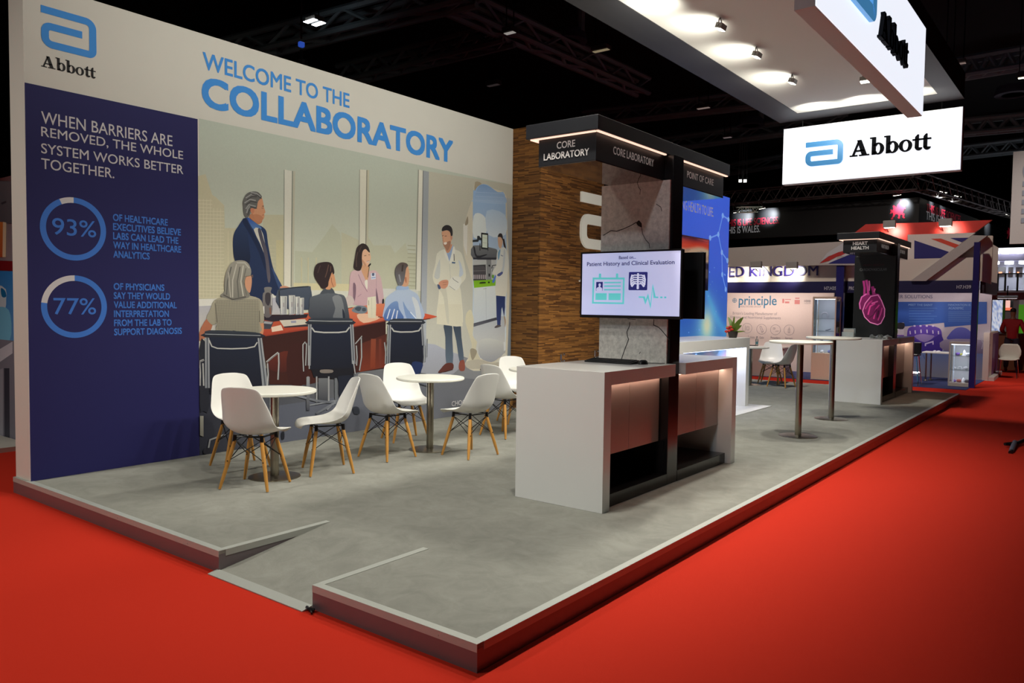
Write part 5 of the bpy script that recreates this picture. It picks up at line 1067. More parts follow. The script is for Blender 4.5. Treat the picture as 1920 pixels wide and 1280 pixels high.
vs, fs = disc_ring((c.x, BY1 - .004, c.z), (1, 0, 0), (0, 0, 1), r0 - .012, r0, 0, 360, 24); m.add(vs, fs)
for a in (-1, 1):
    m.poly([(c.x - .005, BY1 - .004, c.z - r0), (c.x + .005, BY1 - .004, c.z - r0), (c.x + .005, BY1 - .004, c.z + r0), (c.x - .005, BY1 - .004, c.z + r0)]) if a > 0 else m.poly([(c.x - r0, BY1 - .0045, c.z - .005), (c.x + r0, BY1 - .0045, c.z - .005), (c.x + r0, BY1 - .0045, c.z + .005), (c.x - r0, BY1 - .0045, c.z + .005)])
vs, fs = disc_ring((c.x, BY1 - .005, c.z), (1, 0, 0), (0, 0, 1), .026, .034, 0, 360, 20); m.add(vs, fs)
m.build('wordmark', M('teal_print', (30, 104, 136), .5), bp_)
m = MB(); fit(m, 'HEALTHCARE GROUP', 1388, 1427, 572.5, 576, BY1); fit(m, "Britain's Leading Manufacturer of", 1374, 1457, 584, 591, BY1); fit(m, 'Vitamins and Nutritional Supplements', 1368.5, 1464, 591.5, 598, BY1)
for s, u0, u1, v in (('Tablets', 1402, 1415, 632), ('Gels', 1424, 1432, 632.5), ('Powders', 1445, 1463, 633), ('Sprays', 1472, 1486, 634)): fit(m, s, u0, u1, v - 2.6, v + 2, BY1)
m.build('grey_lines', M('grey_print', (128, 122, 128), .5), bp_)
m = MB()
for u, v, k in ((1401, 615, 0), (1428, 617, 1), (1454, 618, 2), (1479.5, 618.5, 3)):
    c = PY(u, v, BY1); R0 = .135; o = V((c.x, BY1 - .004, c.z)); vs, fs = disc_ring(o, (1, 0, 0), (0, 0, 1), R0 - .008, R0, 0, 360, 40); m.add(vs, fs)
    for p in (([(-.05, -.06), (-.05, .07)], [(-.01, -.05), (.05, -.05), (.05, .04), (-.01, .04), (-.01, -.05)]), ([(-.05, .07), (.01, -.08), (.05, -.06), (-.01, .08), (-.05, .07)],), ([(-.07, .05), (-.01, .05), (-.01, .02), (-.07, .02)], [(0, -.04), (.09, -.03)]), ([(-.02, -.07), (.02, -.07), (.02, .03), (-.02, .03), (-.02, -.07)], [(0, .04), (0, .08)]))[k]: put_ribbon(m, p, .009, o + V((0, .0005, 0)), (1, 0, 0), (0, 0, 1), lift=.002)
m.build('circle_icons', M('grey_print', (128, 122, 128), .5), bp_)
m = MB()
for u0, u1, v0, v1 in ((1467, 1470.5, 560, 568), (1472, 1483, 560.5, 562), (1472, 1480, 565, 568.5), (1490, 1499.5, 562, 570), (1491, 1499, 558, 560)):
    p, q = PY(u0, v0, BY1), PY(u1, v1, BY1); m.poly([(p.x, BY1 - .004, p.z), (q.x, BY1 - .004, p.z), (q.x, BY1 - .004, q.z), (p.x, BY1 - .004, q.z)])
m.build('award_marks', M('pale_red_print', (190, 112, 108), .5), bp_)
m = MB(); fit(m, '1000', 1508, 1520, 562, 566.5, BY1, .01); fit(m, 'companies', 1508, 1520, 567.5, 570, BY1); m.build('award_numbers', M('dark_grey_print', (96, 92, 98), .5), bp_)
rb = thing('blue_back_wall', 'blue printed back wall with purple basket picture in the right bay', 'wall panel', (-.9, BY2, 0))
XE, XF = PY(1600, 600, BY2).x, PY(1858, 600, BY2).x
MB().box(XE, XF, BY2, BY2 + .08, .009, bz0 + .12).build('board', M('pale_lilac_board', (190, 182, 190), .5), rb)
pq = Print(lambda u, v, l: PY(u, v, BY2 - .003) + V((0, -l, 0))); ZY = (1700, 560, 7.109); Z0 = (1620, 520, 6.4)
pq.S(ZY, [(-700, 40), (1070, 40), (1070, 330), (505, 378), (500, 318), (0, 366), (-700, 420)], (26, 66, 144), (34, 84, 166), 'x', sm=0)
pq.S(ZY, [(-700, 690), (1070, 690), (1070, 1060), (-700, 1060)], (92, 116, 166), (150, 150, 158), sm=0)
pq.S(ZY, [(12, 420), (60, 372), (180, 350), (320, 356), (430, 390), (465, 440), (470, 560), (440, 696), (20, 696), (5, 560)], (92, 64, 166), (66, 40, 140)); pq.S(ZY, [(100, 500), (200, 470), (300, 480), (370, 500), (240, 580)], (140, 122, 176)); pq.S(ZY, [(5, 500), (100, 540), (230, 585), (380, 510), (465, 480), (470, 696), (20, 696)], (58, 36, 134))
for x in (45, 112, 190, 270, 348, 422): pq.L(ZY, [(x, 405 + abs(x - 230) * .12), (x + 4, 450 + abs(x - 230) * .12)], 16, (206, 196, 220))
for x in (105, 185, 268, 352): pq.S(ZY, [(x - 12, 352), (x + 12, 352), (x + 12, 370), (x - 12, 370)], (206, 196, 220))
pq.L(ZY, [(250, 630), (250, 600), (350, 570), (352, 610)], 18, (190, 180, 214))
pq.S(ZY, [(555, 545), (570, 470), (640, 400), (720, 378), (800, 396), (870, 460), (890, 545)], (92, 96, 176), (70, 72, 158)); pq.S(ZY, [(500, 545), (1070, 560), (1070, 720), (980, 730), (500, 690)], (150, 140, 160), (112, 102, 130)); pq.L(ZY, [(985, 520), (1020, 590), (1000, 670)], 14, (170, 164, 176))
for k in range(6): pq.L(ZY, [(30, 125 + k * 36), (405 - 40 * (k % 3), 125 + k * 36)], 7, (66, 110, 178)); pq.L(ZY, [(555, 175 + k * 24), (870 - 30 * (k % 2), 175 + k * 24)], 8, (76, 116, 180))
pq.S(Z0, [(355, 545), (480, 540), (480, 740), (355, 740)], (196, 190, 200), sm=0); pq.S(Z0, [(355, 555), (480, 545), (470, 620), (355, 600)], (36, 34, 44)); pq.S(Z0, [(355, 640), (400, 620), (400, 680), (355, 690)], (120, 140, 60)); pq.S(Z0, [(355, 690), (480, 690), (478, 742), (355, 742)], (104, 54, 160), sm=0)
for k in range(7): pq.L(ZY, [(-140 + k * 60, 745), (-150 + k * 60 + 30, 800)], 9, (70, 96, 146))
pq.mb.build('printed_picture', Mvc('bay_ink', .5), rb, fixn=False)
m = MB(); fit(m, 'BER SOLUTIONS', 1678, 1748.5, 552.5, 559, BY2, .012); m.build('headline', M('grey_headline', (108, 104, 128), .5), rb)
m = MB(); p = lambda s, x0, x1, y0, y1: fit(m, s, 1700 + x0 / 7.109, 1700 + x1 / 7.109, 560 + y0 / 7.109, 560 + y1 / 7.109, BY2 - .006, .02)
p('MEET THE SAINT', 24, 346, 66, 94); p('INNOVATION IS', 552, 850, 66, 94); p('ACADEMIC', 556, 760, 108, 138); m.build('headings', M('pale_blue_print', (110, 150, 206), .5), rb)
# white desk with book and bottle
DY = 15.75; a, b = PY(1392, 648, DY), PY(1468, 706, DY)
dk = thing('display_desk', 'pale pink box desk behind the far bistro chairs, book and bottle on top', 'desk', ((a.x + b.x) / 2, DY + .3, 0))
MB().box(a.x - .6, b.x, DY, DY + .55, .009, a.z - .03).build('body', M('pale_pink_board', (206, 190, 182), .5), dk); MB().box(a.x - .63, b.x + .03, DY - .03, DY + .58, a.z - .0295, a.z).build('top', M('desk_top', (222, 214, 206), .4), dk, bevel=.004)
c = PY(1409, 645, DY + .2); tag(MB().box(c.x - .12, c.x + .12, DY + .12, DY + .3, a.z, a.z + .018).build('book', black_plastic, bevel=.003), 'thin black book lying on the pale pink desk', 'book')
c = PY(1419, 645, DY + .25); r = thing('water_bottle', 'clear plastic water bottle with teal label on the pale pink desk', 'bottle', (c.x, DY + .25, a.z))
MB().lathe([(0, 0), (.033, 0), (.034, .02), (.034, .15), (.014, .19), (.013, .21), (0, .21)], (c.x, DY + .25, a.z), 16).build('body', Mglass('clear_bottle', (220, 232, 232), .3), r, smooth=True)
MB().lathe([(.0345, .04), (.0345, .10)], (c.x, DY + .25, a.z), 16).build('label', M('teal_label', (96, 160, 176), .4), r, smooth=True); MB().lathe([(0, .205), (.015, .205), (.015, .228), (0, .228)], (c.x, DY + .25, a.z), 12).build('cap', M('dark_cap', (60, 70, 84), .4), r, smooth=True)
# glass showcases
glass = Mglass('showcase_glass', (220, 230, 232), .06); shelf_m = Mglass('shelf_glass', (190, 206, 206), .45); case_m = M('showcase_cream', (216, 196, 172), .5); case_g = M('showcase_grey', (170, 160, 152), .45)
item_cols = [(214, 214, 220), (96, 60, 150), (190, 186, 40), (60, 62, 70), (200, 200, 206), (150, 60, 50), (110, 120, 60), (226, 226, 230), (74, 80, 150)]
def showcase(label, x0, x1, y0, y1, H, base, fm, shelves, items, lbl, grp):
    r = thing('glass_showcase', label, 'showcase', ((x0 + x1) / 2, (y0 + y1) / 2, 0), 'glass showcases of the pavilion'); t = .025
    MB().box(x0, x1, y0, y1, .012, base).build('base', fm, r, bevel=.004); MB().box(x0, x1, y0, y1, H - .05, H).build('top', fm, r, bevel=.004)
    for xx in (x0, x1 - t):
        for yy in (y0, y1 - t): MB().box(xx, xx + t, yy, yy + t, base, H - .05).build('upright', fm, r)
    for k, (p0, p1) in enumerate((((x0 + t, y0 + .008), (x1 - t, y0 + .012)), ((x0 + .008, y0 + t), (x0 + .012, y1 - t)), ((x1 - .012, y0 + t), (x1 - .008, y1 - t)))): MB().box(p0[0], p1[0], p0[1], p1[1], base, H - .05).build('glass_pane', glass, r)
    MB().box(x0 + t, x1 - t, y1 - .015, y1 - .008, base, H - .05).build('back', M('showcase_back', (196, 200, 206), .5), r)
    for z in shelves: MB().box(x0 + .016, x1 - .016, y0 + .016, y1 - .02, z - .008, z).build('shelf', shelf_m, r)
    MB().box(x0 + .04, x1 - .04, y0 + .03, y0 + .05, H - .062, H - .051).build('light_strip', M('case_led', (225, 235, 255), .5, emit=6), r)
    for zz in [H - .07] + list(shelves): area('case_lamp', ((x0 + x1) / 2, y0 + .06, zz - .02), ((x0 + x1) / 2, (y0 + y1) / 2, zz - .3), .9, x1 - x0 - .1, .03, COOL)
    MB().tube([(x0 + .09, y0 + .05, base + .005), (x0 + .09, y0 + .05, H - .06)], .012, 8).build('light_tube', M('case_tube', (200, 215, 230), .4, emit=.2), r)
    for k, (sh, fx_, kind, s, ci, what) in enumerate(items):
        z = ([base] + list(shelves))[sh] + .0005; x = x0 + .05 + (x1 - x0 - .1) * fx_; yq = (y0 + y1) / 2 - .04; m = MB()
        if kind == 0: m.lathe([(0, 0), (.04 * s, 0), (.03 * s, .05 * s), (.012 * s, .10 * s), (0, .11 * s)], (x, yq, z), 14)
        elif kind == 1: m.lathe([(0, 0), (.03 * s, .003), (.045 * s, .03 * s), (.035 * s, .055 * s), (0, .065 * s)], (x, yq, z), 14)
        elif kind == 2: m.tube([(x - .07 * s, yq, z + .018 * s), (x - .02 * s, yq, z + .022 * s), (x + .05 * s, yq, z + .045 * s), (x + .08 * s, yq, z + .07 * s)], [.012 * s, .017 * s, .015 * s, .005 * s], 10)
        else: m.tube([(x - .06 * s, yq, z + .012), (x - .06 * s, yq, z + .08 * s), (x - .02 * s, yq, z + .11 * s), (x + .03 * s, yq, z + .11 * s), (x + .06 * s, yq, z + .07 * s), (x + .06 * s, yq, z + .012)], .014 * s, 8)
        tag(m.build('exhibit', M('exhibit_%d' % ci, item_cols[ci], .4, vary=.15), smooth=True), what + lbl, 'exhibit', grp)
a, b = PY(1523, 600, 15.72), PY(1562, 600, 15.72); H1 = PY(1540, 556, 15.72).z
showcase('tall cream showcase with lit glass shelves beside the navy post', a.x, b.x + .06, 15.72, 16.12, H1, .62, case_m, [.86, 1.12, 1.40], [(3, .42, 3, 1.2, 0, 'white jointed arm'), (2, .62, 2, .8, 3, 'dark slim tool'), (1, .3, 0, 1.1, 3, 'dark small statuette'), (1, .66, 2, .9, 6, 'green slim branch'), (0, .35, 1, 1, 4, 'white dish'), (0, .75, 1, 1.1, 8, 'blue and white dish')], ' on a shelf of the cream showcase', 'exhibits in the cream showcase')
a, b = PY(1780, 640, 16.3), PY(1823, 640, 16.3); H2 = PY(1800, 641, 16.3).z
showcase('low grey showcase with colourful models beside the right navy post', a.x, b.x, 16.3, 16.68, H2, .09, case_g, [.36, .66], [(2, .3, 1, 1.1, 1, 'purple lump'), (2, .48, 2, 1.1, 2, 'yellow curved piece'), (2, .68, 0, 1.2, 7, 'white cone'), (2, .9, 1, 1.2, 0, 'white rounded piece'), (1, .12, 1, .9, 4, 'white cupped piece'), (1, .45, 3, .6, 7, 'white arched piece'), (1, .8, 1, 1.2, 0, 'white bulky piece'), (0, .15, 1, .9, 1, 'purple piece'), (0, .42, 1, 1.1, 5, 'dark red piece'), (0, .68, 0, 1, 4, 'white upright piece'), (0, .88, 1, 1.1, 3, 'black piece')], ' inside the low grey showcase', 'models in the low showcase')
# high table, stool, brochure holder
ty = 17.2; a, b = PY(1729, 659, ty), PY(1784, 659, ty); zt = a.z
r = thing('exhibit_table', 'narrow high white table with slim steel legs before the purple basket picture', 'table', ((a.x + b.x) / 2, ty, 0))
MB().box(a.x, b.x + .1, ty - .02, ty + .5, zt - .03, zt).build('table_top', top_m, r, bevel=.004)
for x, yq in ((a.x + .08, ty + .05), (b.x - .02, ty + .05), (a.x + .12, ty + .42), (b.x, ty + .42)): MB().lathe([(.05, .010), (.05, .02), (.018, .05), (.016, zt - .031)], (x, yq, 0), 14).build('leg', steel, r, smooth=True)
for u in (1753, 1760): c = PY(u, 658, ty + .1); tag(MB().lathe([(0, 0), (.05, .002), (.045, .02), (.02, .035), (0, .036)], (c.x, ty + .1, zt), 12).build('small_model', M('exhibit_7', item_cols[7], .4), smooth=True), 'small white model lying on the high table, ' + ('left of the two' if u == 1753 else 'right of the two'), 'exhibit', 'models on the high table')
sx_ = PY(1706, 660, 15.9).x; r = thing('bar_stool', 'black bar stool on slim chrome legs just right of the far white counter', 'stool', (sx_, 15.9, 0)); sz = PY(1706, 664, 15.9).z
MB().box(sx_ - .19, sx_ + .19, 15.75, 16.1, sz - .03, sz + .02).build('seat', black_plastic, r, bevel=.02); MB().box(sx_ - .19, sx_ + .19, 16.06, 16.1, sz + .02, sz + .26).build('backrest', black_plastic, r, bevel=.015)
for i in (-1, 1):
    for j in (-1, 1): MB().tube([(sx_ + .15 * i, 15.92 + .13 * j, sz - .03), (sx_ + .21 * i, 15.92 + .18 * j, .01)], .011, 8).build('leg', chrome, r, smooth=True)
m = MB(); m.tube([(sx_ - .19, 15.75, .28), (sx_ + .19, 15.75, .28), (sx_ + .19, 16.09, .28), (sx_ - .19, 16.09, .28), (sx_ - .19, 15.75, .28)], .008, 6); m.build('foot_ring', chrome, r)
a, b = PY(1578, 638, 11.25), PY(1600, 638, 11.25)
r = thing('brochure_holder', 'clear box holder with pale cards standing on the far white counter', 'holder', (a.x, 11.25, CT)); h_ = .155
MB().box(a.x, b.x, 11.25, 11.37, CT, CT + .006).build('base', glass, r); m = MB(); m.box(a.x, b.x, 11.25, 11.254, CT + .0065, CT + h_ * .6); m.box(a.x, b.x, 11.366, 11.37, CT + .0065, CT + h_); m.build('sleeve', Mglass('holder_clear', (220, 236, 238), .35), r)
MB().box(a.x + .01, b.x - .01, 11.30, 11.33, CT + .007, CT + h_ * .9).build('cards', M('cards', (200, 196, 186), .6), r)

# ------------------------------------------------------------------ dark hanging banner with lettering, its truss and lamps
ZT, ZBm = 5.07, 4.06
A_, C_, D_ = PZ(1335, 402, ZT), PY(1724, 364, 24), PZ(1930, 447, ZT)
A_ = V((C_.x - 8, C_.y + .25, ZT)); C_ = V((C_.x, C_.y, ZT)); D_ = V((D_.x, D_.y, ZT))
hb_ = thing('hanging_banner', 'black hanging box banner with red and grey slogan and red dragon behind the pavilion', 'banner', tuple(C_))
dn = V((0, 0, ZBm - ZT)); blk = M('black_banner', (18, 19, 22), .55, vary=.1)
m = MB(); m.prism([A_, C_, C_ + dn, A_ + dn], (0, .12, 0)); m.build('front_face', blk, hb_)
m = MB(); sd = (D_ - C_).normalized(); m.prism([C_ + V((.005, 0, 0)), D_, D_ + dn, C_ + dn + V((.005, 0, 0))], V((-.12, .0, 0))); m.build('side_face', blk, hb_)
fd = (C_ - A_).normalized()
def onface(u, v, o, d):
    n = d.cross(V((0, 0, 1))); k = ray(u, v); t = (o - CAM).dot(n) / k.dot(n); p = CAM + k * t; return (p - o).dot(d), p.z
redp = M('red_vinyl', (190, 34, 60), .5, emit=.10); greyp = M('grey_vinyl', (190, 192, 198), .5, emit=.16)
dragon = [(0, .30), (.06, .42), (.02, .50), (.10, .52), (.16, .46), (.22, .55), (.16, .68), (.24, .72), (.34, .66), (.40, .58), (.46, .72), (.60, .84), (.68, .98), (.72, .84), (.78, .88), (.80, .76), (.92, .80), (.94, .72), (1.0, .68), (.96, .60), (.98, .48), (.90, .50), (.86, .40), (.82, .30), (.94, .26), (.90, .12), (.98, .06), (.90, .02), (.80, .08), (.80, .20), (.70, .24), (.64, .14), (.66, .04), (.56, .02), (.50, .08), (.56, .16), (.50, .26), (.36, .26), (.30, .14), (.22, .10), (.24, .02), (.10, .0), (.08, .06), (.16, .12), (.22, .24), (.18, .36), (.10, .30)]

def banner_text(mm, s, r0, r1, v0, v1, o, d, share=1):
    x0, z0 = onface(r0, v0, o, d); x1, z1 = onface(r1, v1, o, d); w = (x1 - x0) / share
    return x1 - w, w, min(z0, z1)
for s, u0, u1, v, hgt, share, mm in (('THIS IS LIFE SCIENCES.', 1369, 1461, (424, 419), .24, .905, redp), ('THIS IS WALES.', 1369, 1425, (438, 433), .24, .85, greyp)):
    x, w, z = banner_text(mm, s, u0, u1, *v, C_, fd, share); m = MB(); text(m, s, V((0, 0, z)) + V((C_.x, C_.y, 0)) + fd * x, fd, (0, 0, 1), w, hgt, .004, lift=.01); m.build('slogan', mm, hb_)
for s, u0, u1, v, hgt, mm in (('THIS IS LIFE SCIENCES.', 1736, 1800, (397, 411), .26, redp), ('THIS IS WALES.', 1735, 1784, (411, 421), .26, greyp)):
    x, w, z = banner_text(mm, s, u0, u1, *v, C_, sd); m = MB(); text(m, s.replace('.', ''), V((C_.x + .01, C_.y, z)) + sd * x, sd, (0, 0, 1), w, hgt, .004, lift=.01); m.build('slogan', mm, hb_)
for u0, u1, v0, v1, o, d in ((1668, 1699, 385, 412, C_, fd), (1887, 1899, 421, 447, C_ + V((.01, 0, 0)), sd)):
    x0, z0 = onface(u0, v1, o, d); x1, z1 = onface(u1, v0, o, d); n = d.cross(V((0, 0, 1)))
    if d is fd: z1 = z0 + .62
    MB().poly([V((o.x, o.y, 0)) + d * (x0 + (x1 - x0) * a) + V((0, 0, z0 + (z1 - z0) * b)) + n * .012 for a, b in dragon]).build('dragon_emblem', redp, hb_)
truss_m = M('truss_aluminium', (112, 108, 106), .45, .6)
def truss(label, a, b, h, w, n, mat, name='lighting_truss', group='trusses around the hanging banner', r=.025):
    a, b = V(a), V(b); t = thing(name, label, 'truss', tuple((a + b) / 2), group); d = (b - a).normalized(); s = d.cross(V((0, 0, 1))).normalized() * w / 2; up = V((0, 0, h / 2)); m = MB()
    cs = [a + s * i + up * j for i, j in ((-1, -1), (1, -1), (1, 1), (-1, 1))]
    for c in cs: m.tube([c, c + (b - a)], r, 6)
    m.build('chords', mat, t); m = MB(); L_ = (b - a) / n
    for k in range(n):
        for i, j in ((0, 3), (1, 2), (0, 1)):
            p, q = (cs[i] + L_ * k, cs[j] + L_ * (k + 1)) if k % 2 == 0 else (cs[j] + L_ * k, cs[i] + L_ * (k + 1)); m.tube([p, q], r * .6, 5)
    m.build('lattice', mat, t); return t
TC = PY(1724, 342, 23.2); TL = PZ(1340, 383, TC.z); TR = PZ(1935, 407, TC.z)
truss('aluminium lighting truss running across the front of the black banner', (TC.x - 7, TC.y + .3, TC.z), TC, .42, .42, 26, truss_m)
truss('aluminium lighting truss running back along the side of the black banner', TC, TR, .42, .42, 34, truss_m)
mid = PY(1385, 393, 23.4); truss('short bright truss piece hanging under the front lighting truss', mid, PY(1425, 393, 24.4), .18, .18, 6, M('bright_truss', (190, 196, 176), .4, .3, emit=.08), r=.02)
for k, (u, v, y, tx) in enumerate(((1381, 398, 23.6, 1392), (1429, 391, 23.6, 1440), (1682, 366, 23.6, 1692))):
    c = PY(u, v, y); flood('banner_lamp', c, (.1, .2, -1), 'small lamp over the front of the black banner, ' + ('at the left end of the slogan', 'at the right end of the slogan', 'above the red dragon')[k], 'lamps over the black banner', .22, .12, stem=(c.x, TC.y, TC.z - .2))
    t = PY(tx, v + 14, 24); spot('banner_spot', c + V((.1, .05, -.1)), (t.x, 24, 4.85), 110, COOL, 80, .9, .05)
for k, (u, v) in enumerate(((1769, 360), (1796, 368), (1888, 402))):
    c = PZ(u, v, ZT + .28); flood('banner_lamp', c, (-.3, .1, -1), 'small lamp over the side of the black banner, ' + ('next to the corner', 'second from the corner', 'furthest from the corner')[k], 'lamps over the black banner', .26, .14, stem=c + V((.05, .0, TC.z - .2 - c.z)))
    spot('banner_spot', c + V((.02, .0, -.1)), c + V((-.9, .1, -.5)), 110, COOL, 80, .9, .05)
# white hanging banner at the right edge
a, b = PY(1900, 283, 20), PY(1908, 457, 20)
r = thing('white_hanging_banner', 'pale hanging banner cut by the right edge of the photo', 'banner', (a.x + .5, 20, b.z))
MB().box(a.x, a.x + 1.6, 20, 20.06, b.z, a.z - .02).build('cloth', M('pale_cloth', (186, 182, 178), .7), r, bevel=.004)
m = MB()
for k in range(5): m.box(a.x + .22, a.x + .34, 19.99, 19.996, b.z + .5 + .22 * k, b.z + .62 + .22 * k)
vs, fs = disc_ring((a.x + .55, 19.99, a.z - .5), (1, 0, 0), (0, 0, 1), .28, .34, 0, 360, 30); m.add(vs, fs); m.build('faint_print', M('faint_blue_print', (140, 148, 160), .7), r)
m = MB()
for q in (.2, 1.4): m.tube([(a.x + q, 20.03, a.z - .02), (a.x + q, 20.03, 9.5)], .008, 6)
m.build('hanging_wire', black_metal, r)

# ------------------------------------------------------------------ two-storey stand at the end of the aisle
FY = 30; q = lambda u, v, y=FY: PY(u, v, y)
white_far = M('far_white', (190, 190, 200), .6); lamp_w = M('far_lamp', (245, 245, 255), .5, emit=4)
ts = thing('two_storey_stand', 'pale two-storey stand with glazed balcony and small lamps at the end of the aisle', 'exhibition stand', tuple(q(1890, 700)))
xl, xr = q(1855, 600).x - 2.5, q(1855, 600).x + 4.6; z = lambda v: q(1890, v).z
MB().box(xl, xr, FY + 1.2, FY + 1.3, z(545), z(478)).build('upper_wall', white_far, ts); MB().box(xl, xr, FY + .8, FY + .9, z(700) if z(700) > 0 else 0, z(545)).build('lower_wall', white_far, ts)
MB().box(xl, xr, FY - .2, FY + 1.3, z(488), z(470)).build('soffit_band', M('lilac_band', (150, 148, 172), .6), ts); MB().box(xl, xr, FY - .3, FY + 1.3, z(469.5), z(465.5)).build('roof_edge', M('lit_roof_edge', (240, 240, 250), .5, emit=.8), ts)
MB().box(xl, xr, FY, FY + 1.2, z(548), z(544)).build('balcony_floor', white_far, ts); MB().box(xl, xr, FY - .01, FY + .01, z(543.5), z(514)).build('balustrade_glass', Mglass('balustrade_glass', (150, 160, 165), .35), ts)
m = MB(); m.box(xl, xr, FY - .04, FY + .04, z(514), z(512)); m.build('handrail', black_metal, ts)
for u in (1871, 1885, 1908): c = q(u, 530); MB().box(c.x - .03, c.x + .03, FY - .05, FY - .012, z(546), z(512)).build('baluster', black_metal, ts)
for u in (1866, 1889, 1911): c = q(u, 473); MB().lathe([(0, -.12), (.16, -.1), (.16, 0), (0, 0)], (c.x, FY - .3, z(471)), 12).build('ceiling_lamp', lamp_w, ts)
for u in (1862, 1889, 1916): c = q(u, 488); MB().lathe([(0, -.14), (.14, -.12), (.14, 0), (0, 0)], (c.x, FY + .6, z(487)), 12).build('ceiling_lamp', lamp_w, ts)
for u0, u1 in ((1870.5, 1885), (1891, 1899), (1905, 1917)):
    a, b = q(u0, 501, FY + 1.2), q(u1, 519, FY + 1.2); w = MB().box(a.x, b.x, FY + 1.14, FY + 1.199, b.z, a.z).build('window', M('dark_window', (48, 36, 36), .3), ts)
    MB().box(a.x + .05, b.x - .1, FY + 1.12, FY + 1.139, b.z + (a.z - b.z) * .3, b.z + (a.z - b.z) * .52).build('lit_pane', M('orange_glow', (255, 130, 80), .5, emit=.75), w)
for i in range(3): spot('balcony_spot', (xl + 2.6 + i * .9, FY + .2, z(490)), (xl + 2.6 + i * .9, FY + 1.2, z(540)), 60, COOL, 100, .8, .05)
a, b = q(1877, 563, 27), q(1899, 584, 27)
r = thing('wall_screen', 'glowing salmon and white screen above the person in red', 'screen', (a.x, 27, b.z)); MB().box(a.x, b.x, 27, 27.06, b.z, a.z).build('panel', black_plastic, r); MB().box(a.x, a.x + (b.x - a.x) * .76, 26.99, 26.999, b.z + (a.z - b.z) * .35, a.z).build('lit_picture', M('salmon_screen', (246, 190, 176), .4, emit=.75), r); MB().box(a.x, b.x - .02, 26.98, 26.989, b.z + (a.z - b.z) * .1, b.z + (a.z - b.z) * .35).build('lit_strip', M('orange_strip', (240, 120, 86), .4, emit=.7), r)
m = MB(); m.tube([((a.x + b.x) / 2, 27.03, a.z), ((a.x + b.x) / 2, 27.03, z(540))], .02, 6); m.build('pole', black_metal, r)
for u in (1880, 1893, 1898): c = q(u, 558, 26.5); flood('screen_lamp', c, (0, .3, -1), 'bright lamp in the cluster over the salmon screen, ' + ('left of it', 'middle of it', 'right of it')[(1880, 1893, 1898).index(u)], 'lamps over the salmon screen', .3, .16, M('far_flood', (250, 250, 255), .5, emit=5), stem=(c.x, 27.02, a.z))
a, b = q(1856.5, 561, 23.5), q(1878, 624, 23.5)
r = thing('lit_cabinet', 'black framed cabinet with bright white shelves beside the person in red', 'cabinet', (a.x, 23.5, 0)); MB().box(a.x, b.x, 23.5, 24.2, .0, a.z).build('body', M('dark_teal_cabinet', (16, 34, 38), .4), r)
P = Print2(lambda x, yv, l: V((a.x + (b.x - a.x) * (.2 + .8 * x), 23.495, b.z + (a.z - b.z) * (.04 + .94 * yv)))); random.seed(5)
P.grid(0, 1, 1, 0, 9, 14, lambda s, t: random.choice([(215, 225, 240), (150, 170, 215), (190, 200, 220), (120, 140, 190), (226, 230, 240)])); P.mb.build('lit_shelves', Mvc('cabinet_ink', .4, emit=.6), r, fixn=False)
a, b = q(1872, 626, 23.0), q(1886, 690, 23.0); r = thing('brown_counter', 'brown wooden counter in front of the person in red', 'counter', (a.x, 22.6, 0)); brown = M('brown_wood', (120, 66, 34), .5, vary=.2)
MB().box(a.x + .0, a.x + 1.6, 23.0, 23.3, 0, .98).build('body', brown, r); MB().box(a.x - .03, a.x + 1.65, 22.95, 23.35, .981, 1.02).build('top', M('dark_brown_top', (60, 36, 26), .4), r)
p0, p1 = PZ(1856, 714, 0), PZ(1872, 701, 0); r = thing('low_partition', 'cream and purple low partition with kerb left of the white chair', 'partition', tuple(p0))
pd = (p1 - p0).normalized(); ps = V((pd.y, -pd.x, 0))
MB().prism([p0 - ps * .16, p0 - ps * .04, p1 - ps * .04, p1 - ps * .16], (0, 0, 1.12)).build('panel', M('cream_panel', (214, 204, 190), .6), r); MB().prism([p0 - ps * .035, p0 + ps * .08, p1 + ps * .08, p1 - ps * .035], (0, 0, .085)).build('kerb', M('kerb_white', (206, 200, 190), .5), r); MB().prism([p0 + pd * .9 - ps * .038, p0 + pd * .9 - ps * .028, p1 - ps * .028, p1 - ps * .038], (0, 0, 1.08)).build('purple_panel', M('lilac_print', (120, 80, 128), .5), r)
a, b = q(1911, 562, 25), q(1911, 626, 25); r = thing('green_panel', 'bright green panel at the right edge behind the person in red', 'panel', (a.x, 25, 0)); MB().box(a.x, a.x + 2, 25, 25.06, 0, a.z).build('board', white_far, r); MB().box(a.x, a.x + 2, 24.98, 24.999, b.z, b.z + (a.z - b.z) * .86).build('green_print', M('green_print', (84, 176, 30), .5, emit=.25), r)
# white chair with chrome legs
wcx, wcy = (PZ(1905, 708, 0) + PZ(1872, 709, 0)) .xy / 2
wcx, wcy = wcx, wcy + .15
r = thing('visitor_chair', 'white plastic chair with thin chrome legs on the red carpet at the far right', 'chair', (wcx, wcy, 0))
sh = MB(); nn = 8; rows = [(-.24, .43, .17), (-.20, .45, .20), (0, .445, .215), (.16, .445, .21), (.205, .48, .20), (.23, .56, .235), (.25, .66, .235), (.275, .78, .19), (.285, .82, .15)]
for yv, zz, w in rows:
    for i in range(nn + 1): t = -1 + 2 * i / nn; sh.v.append(V((wcx + w * t, wcy + yv - .02 * t * t * (zz > .5), zz + .012 * t * t * (zz < .47)))); sh.c.append((1, 1, 1, 1))
for j in range(len(rows) - 1):
    for i in range(nn): a = j * (nn + 1) + i; sh.f.append((a, a + 1, a + nn + 2, a + nn + 1)); sh.m.append(0)
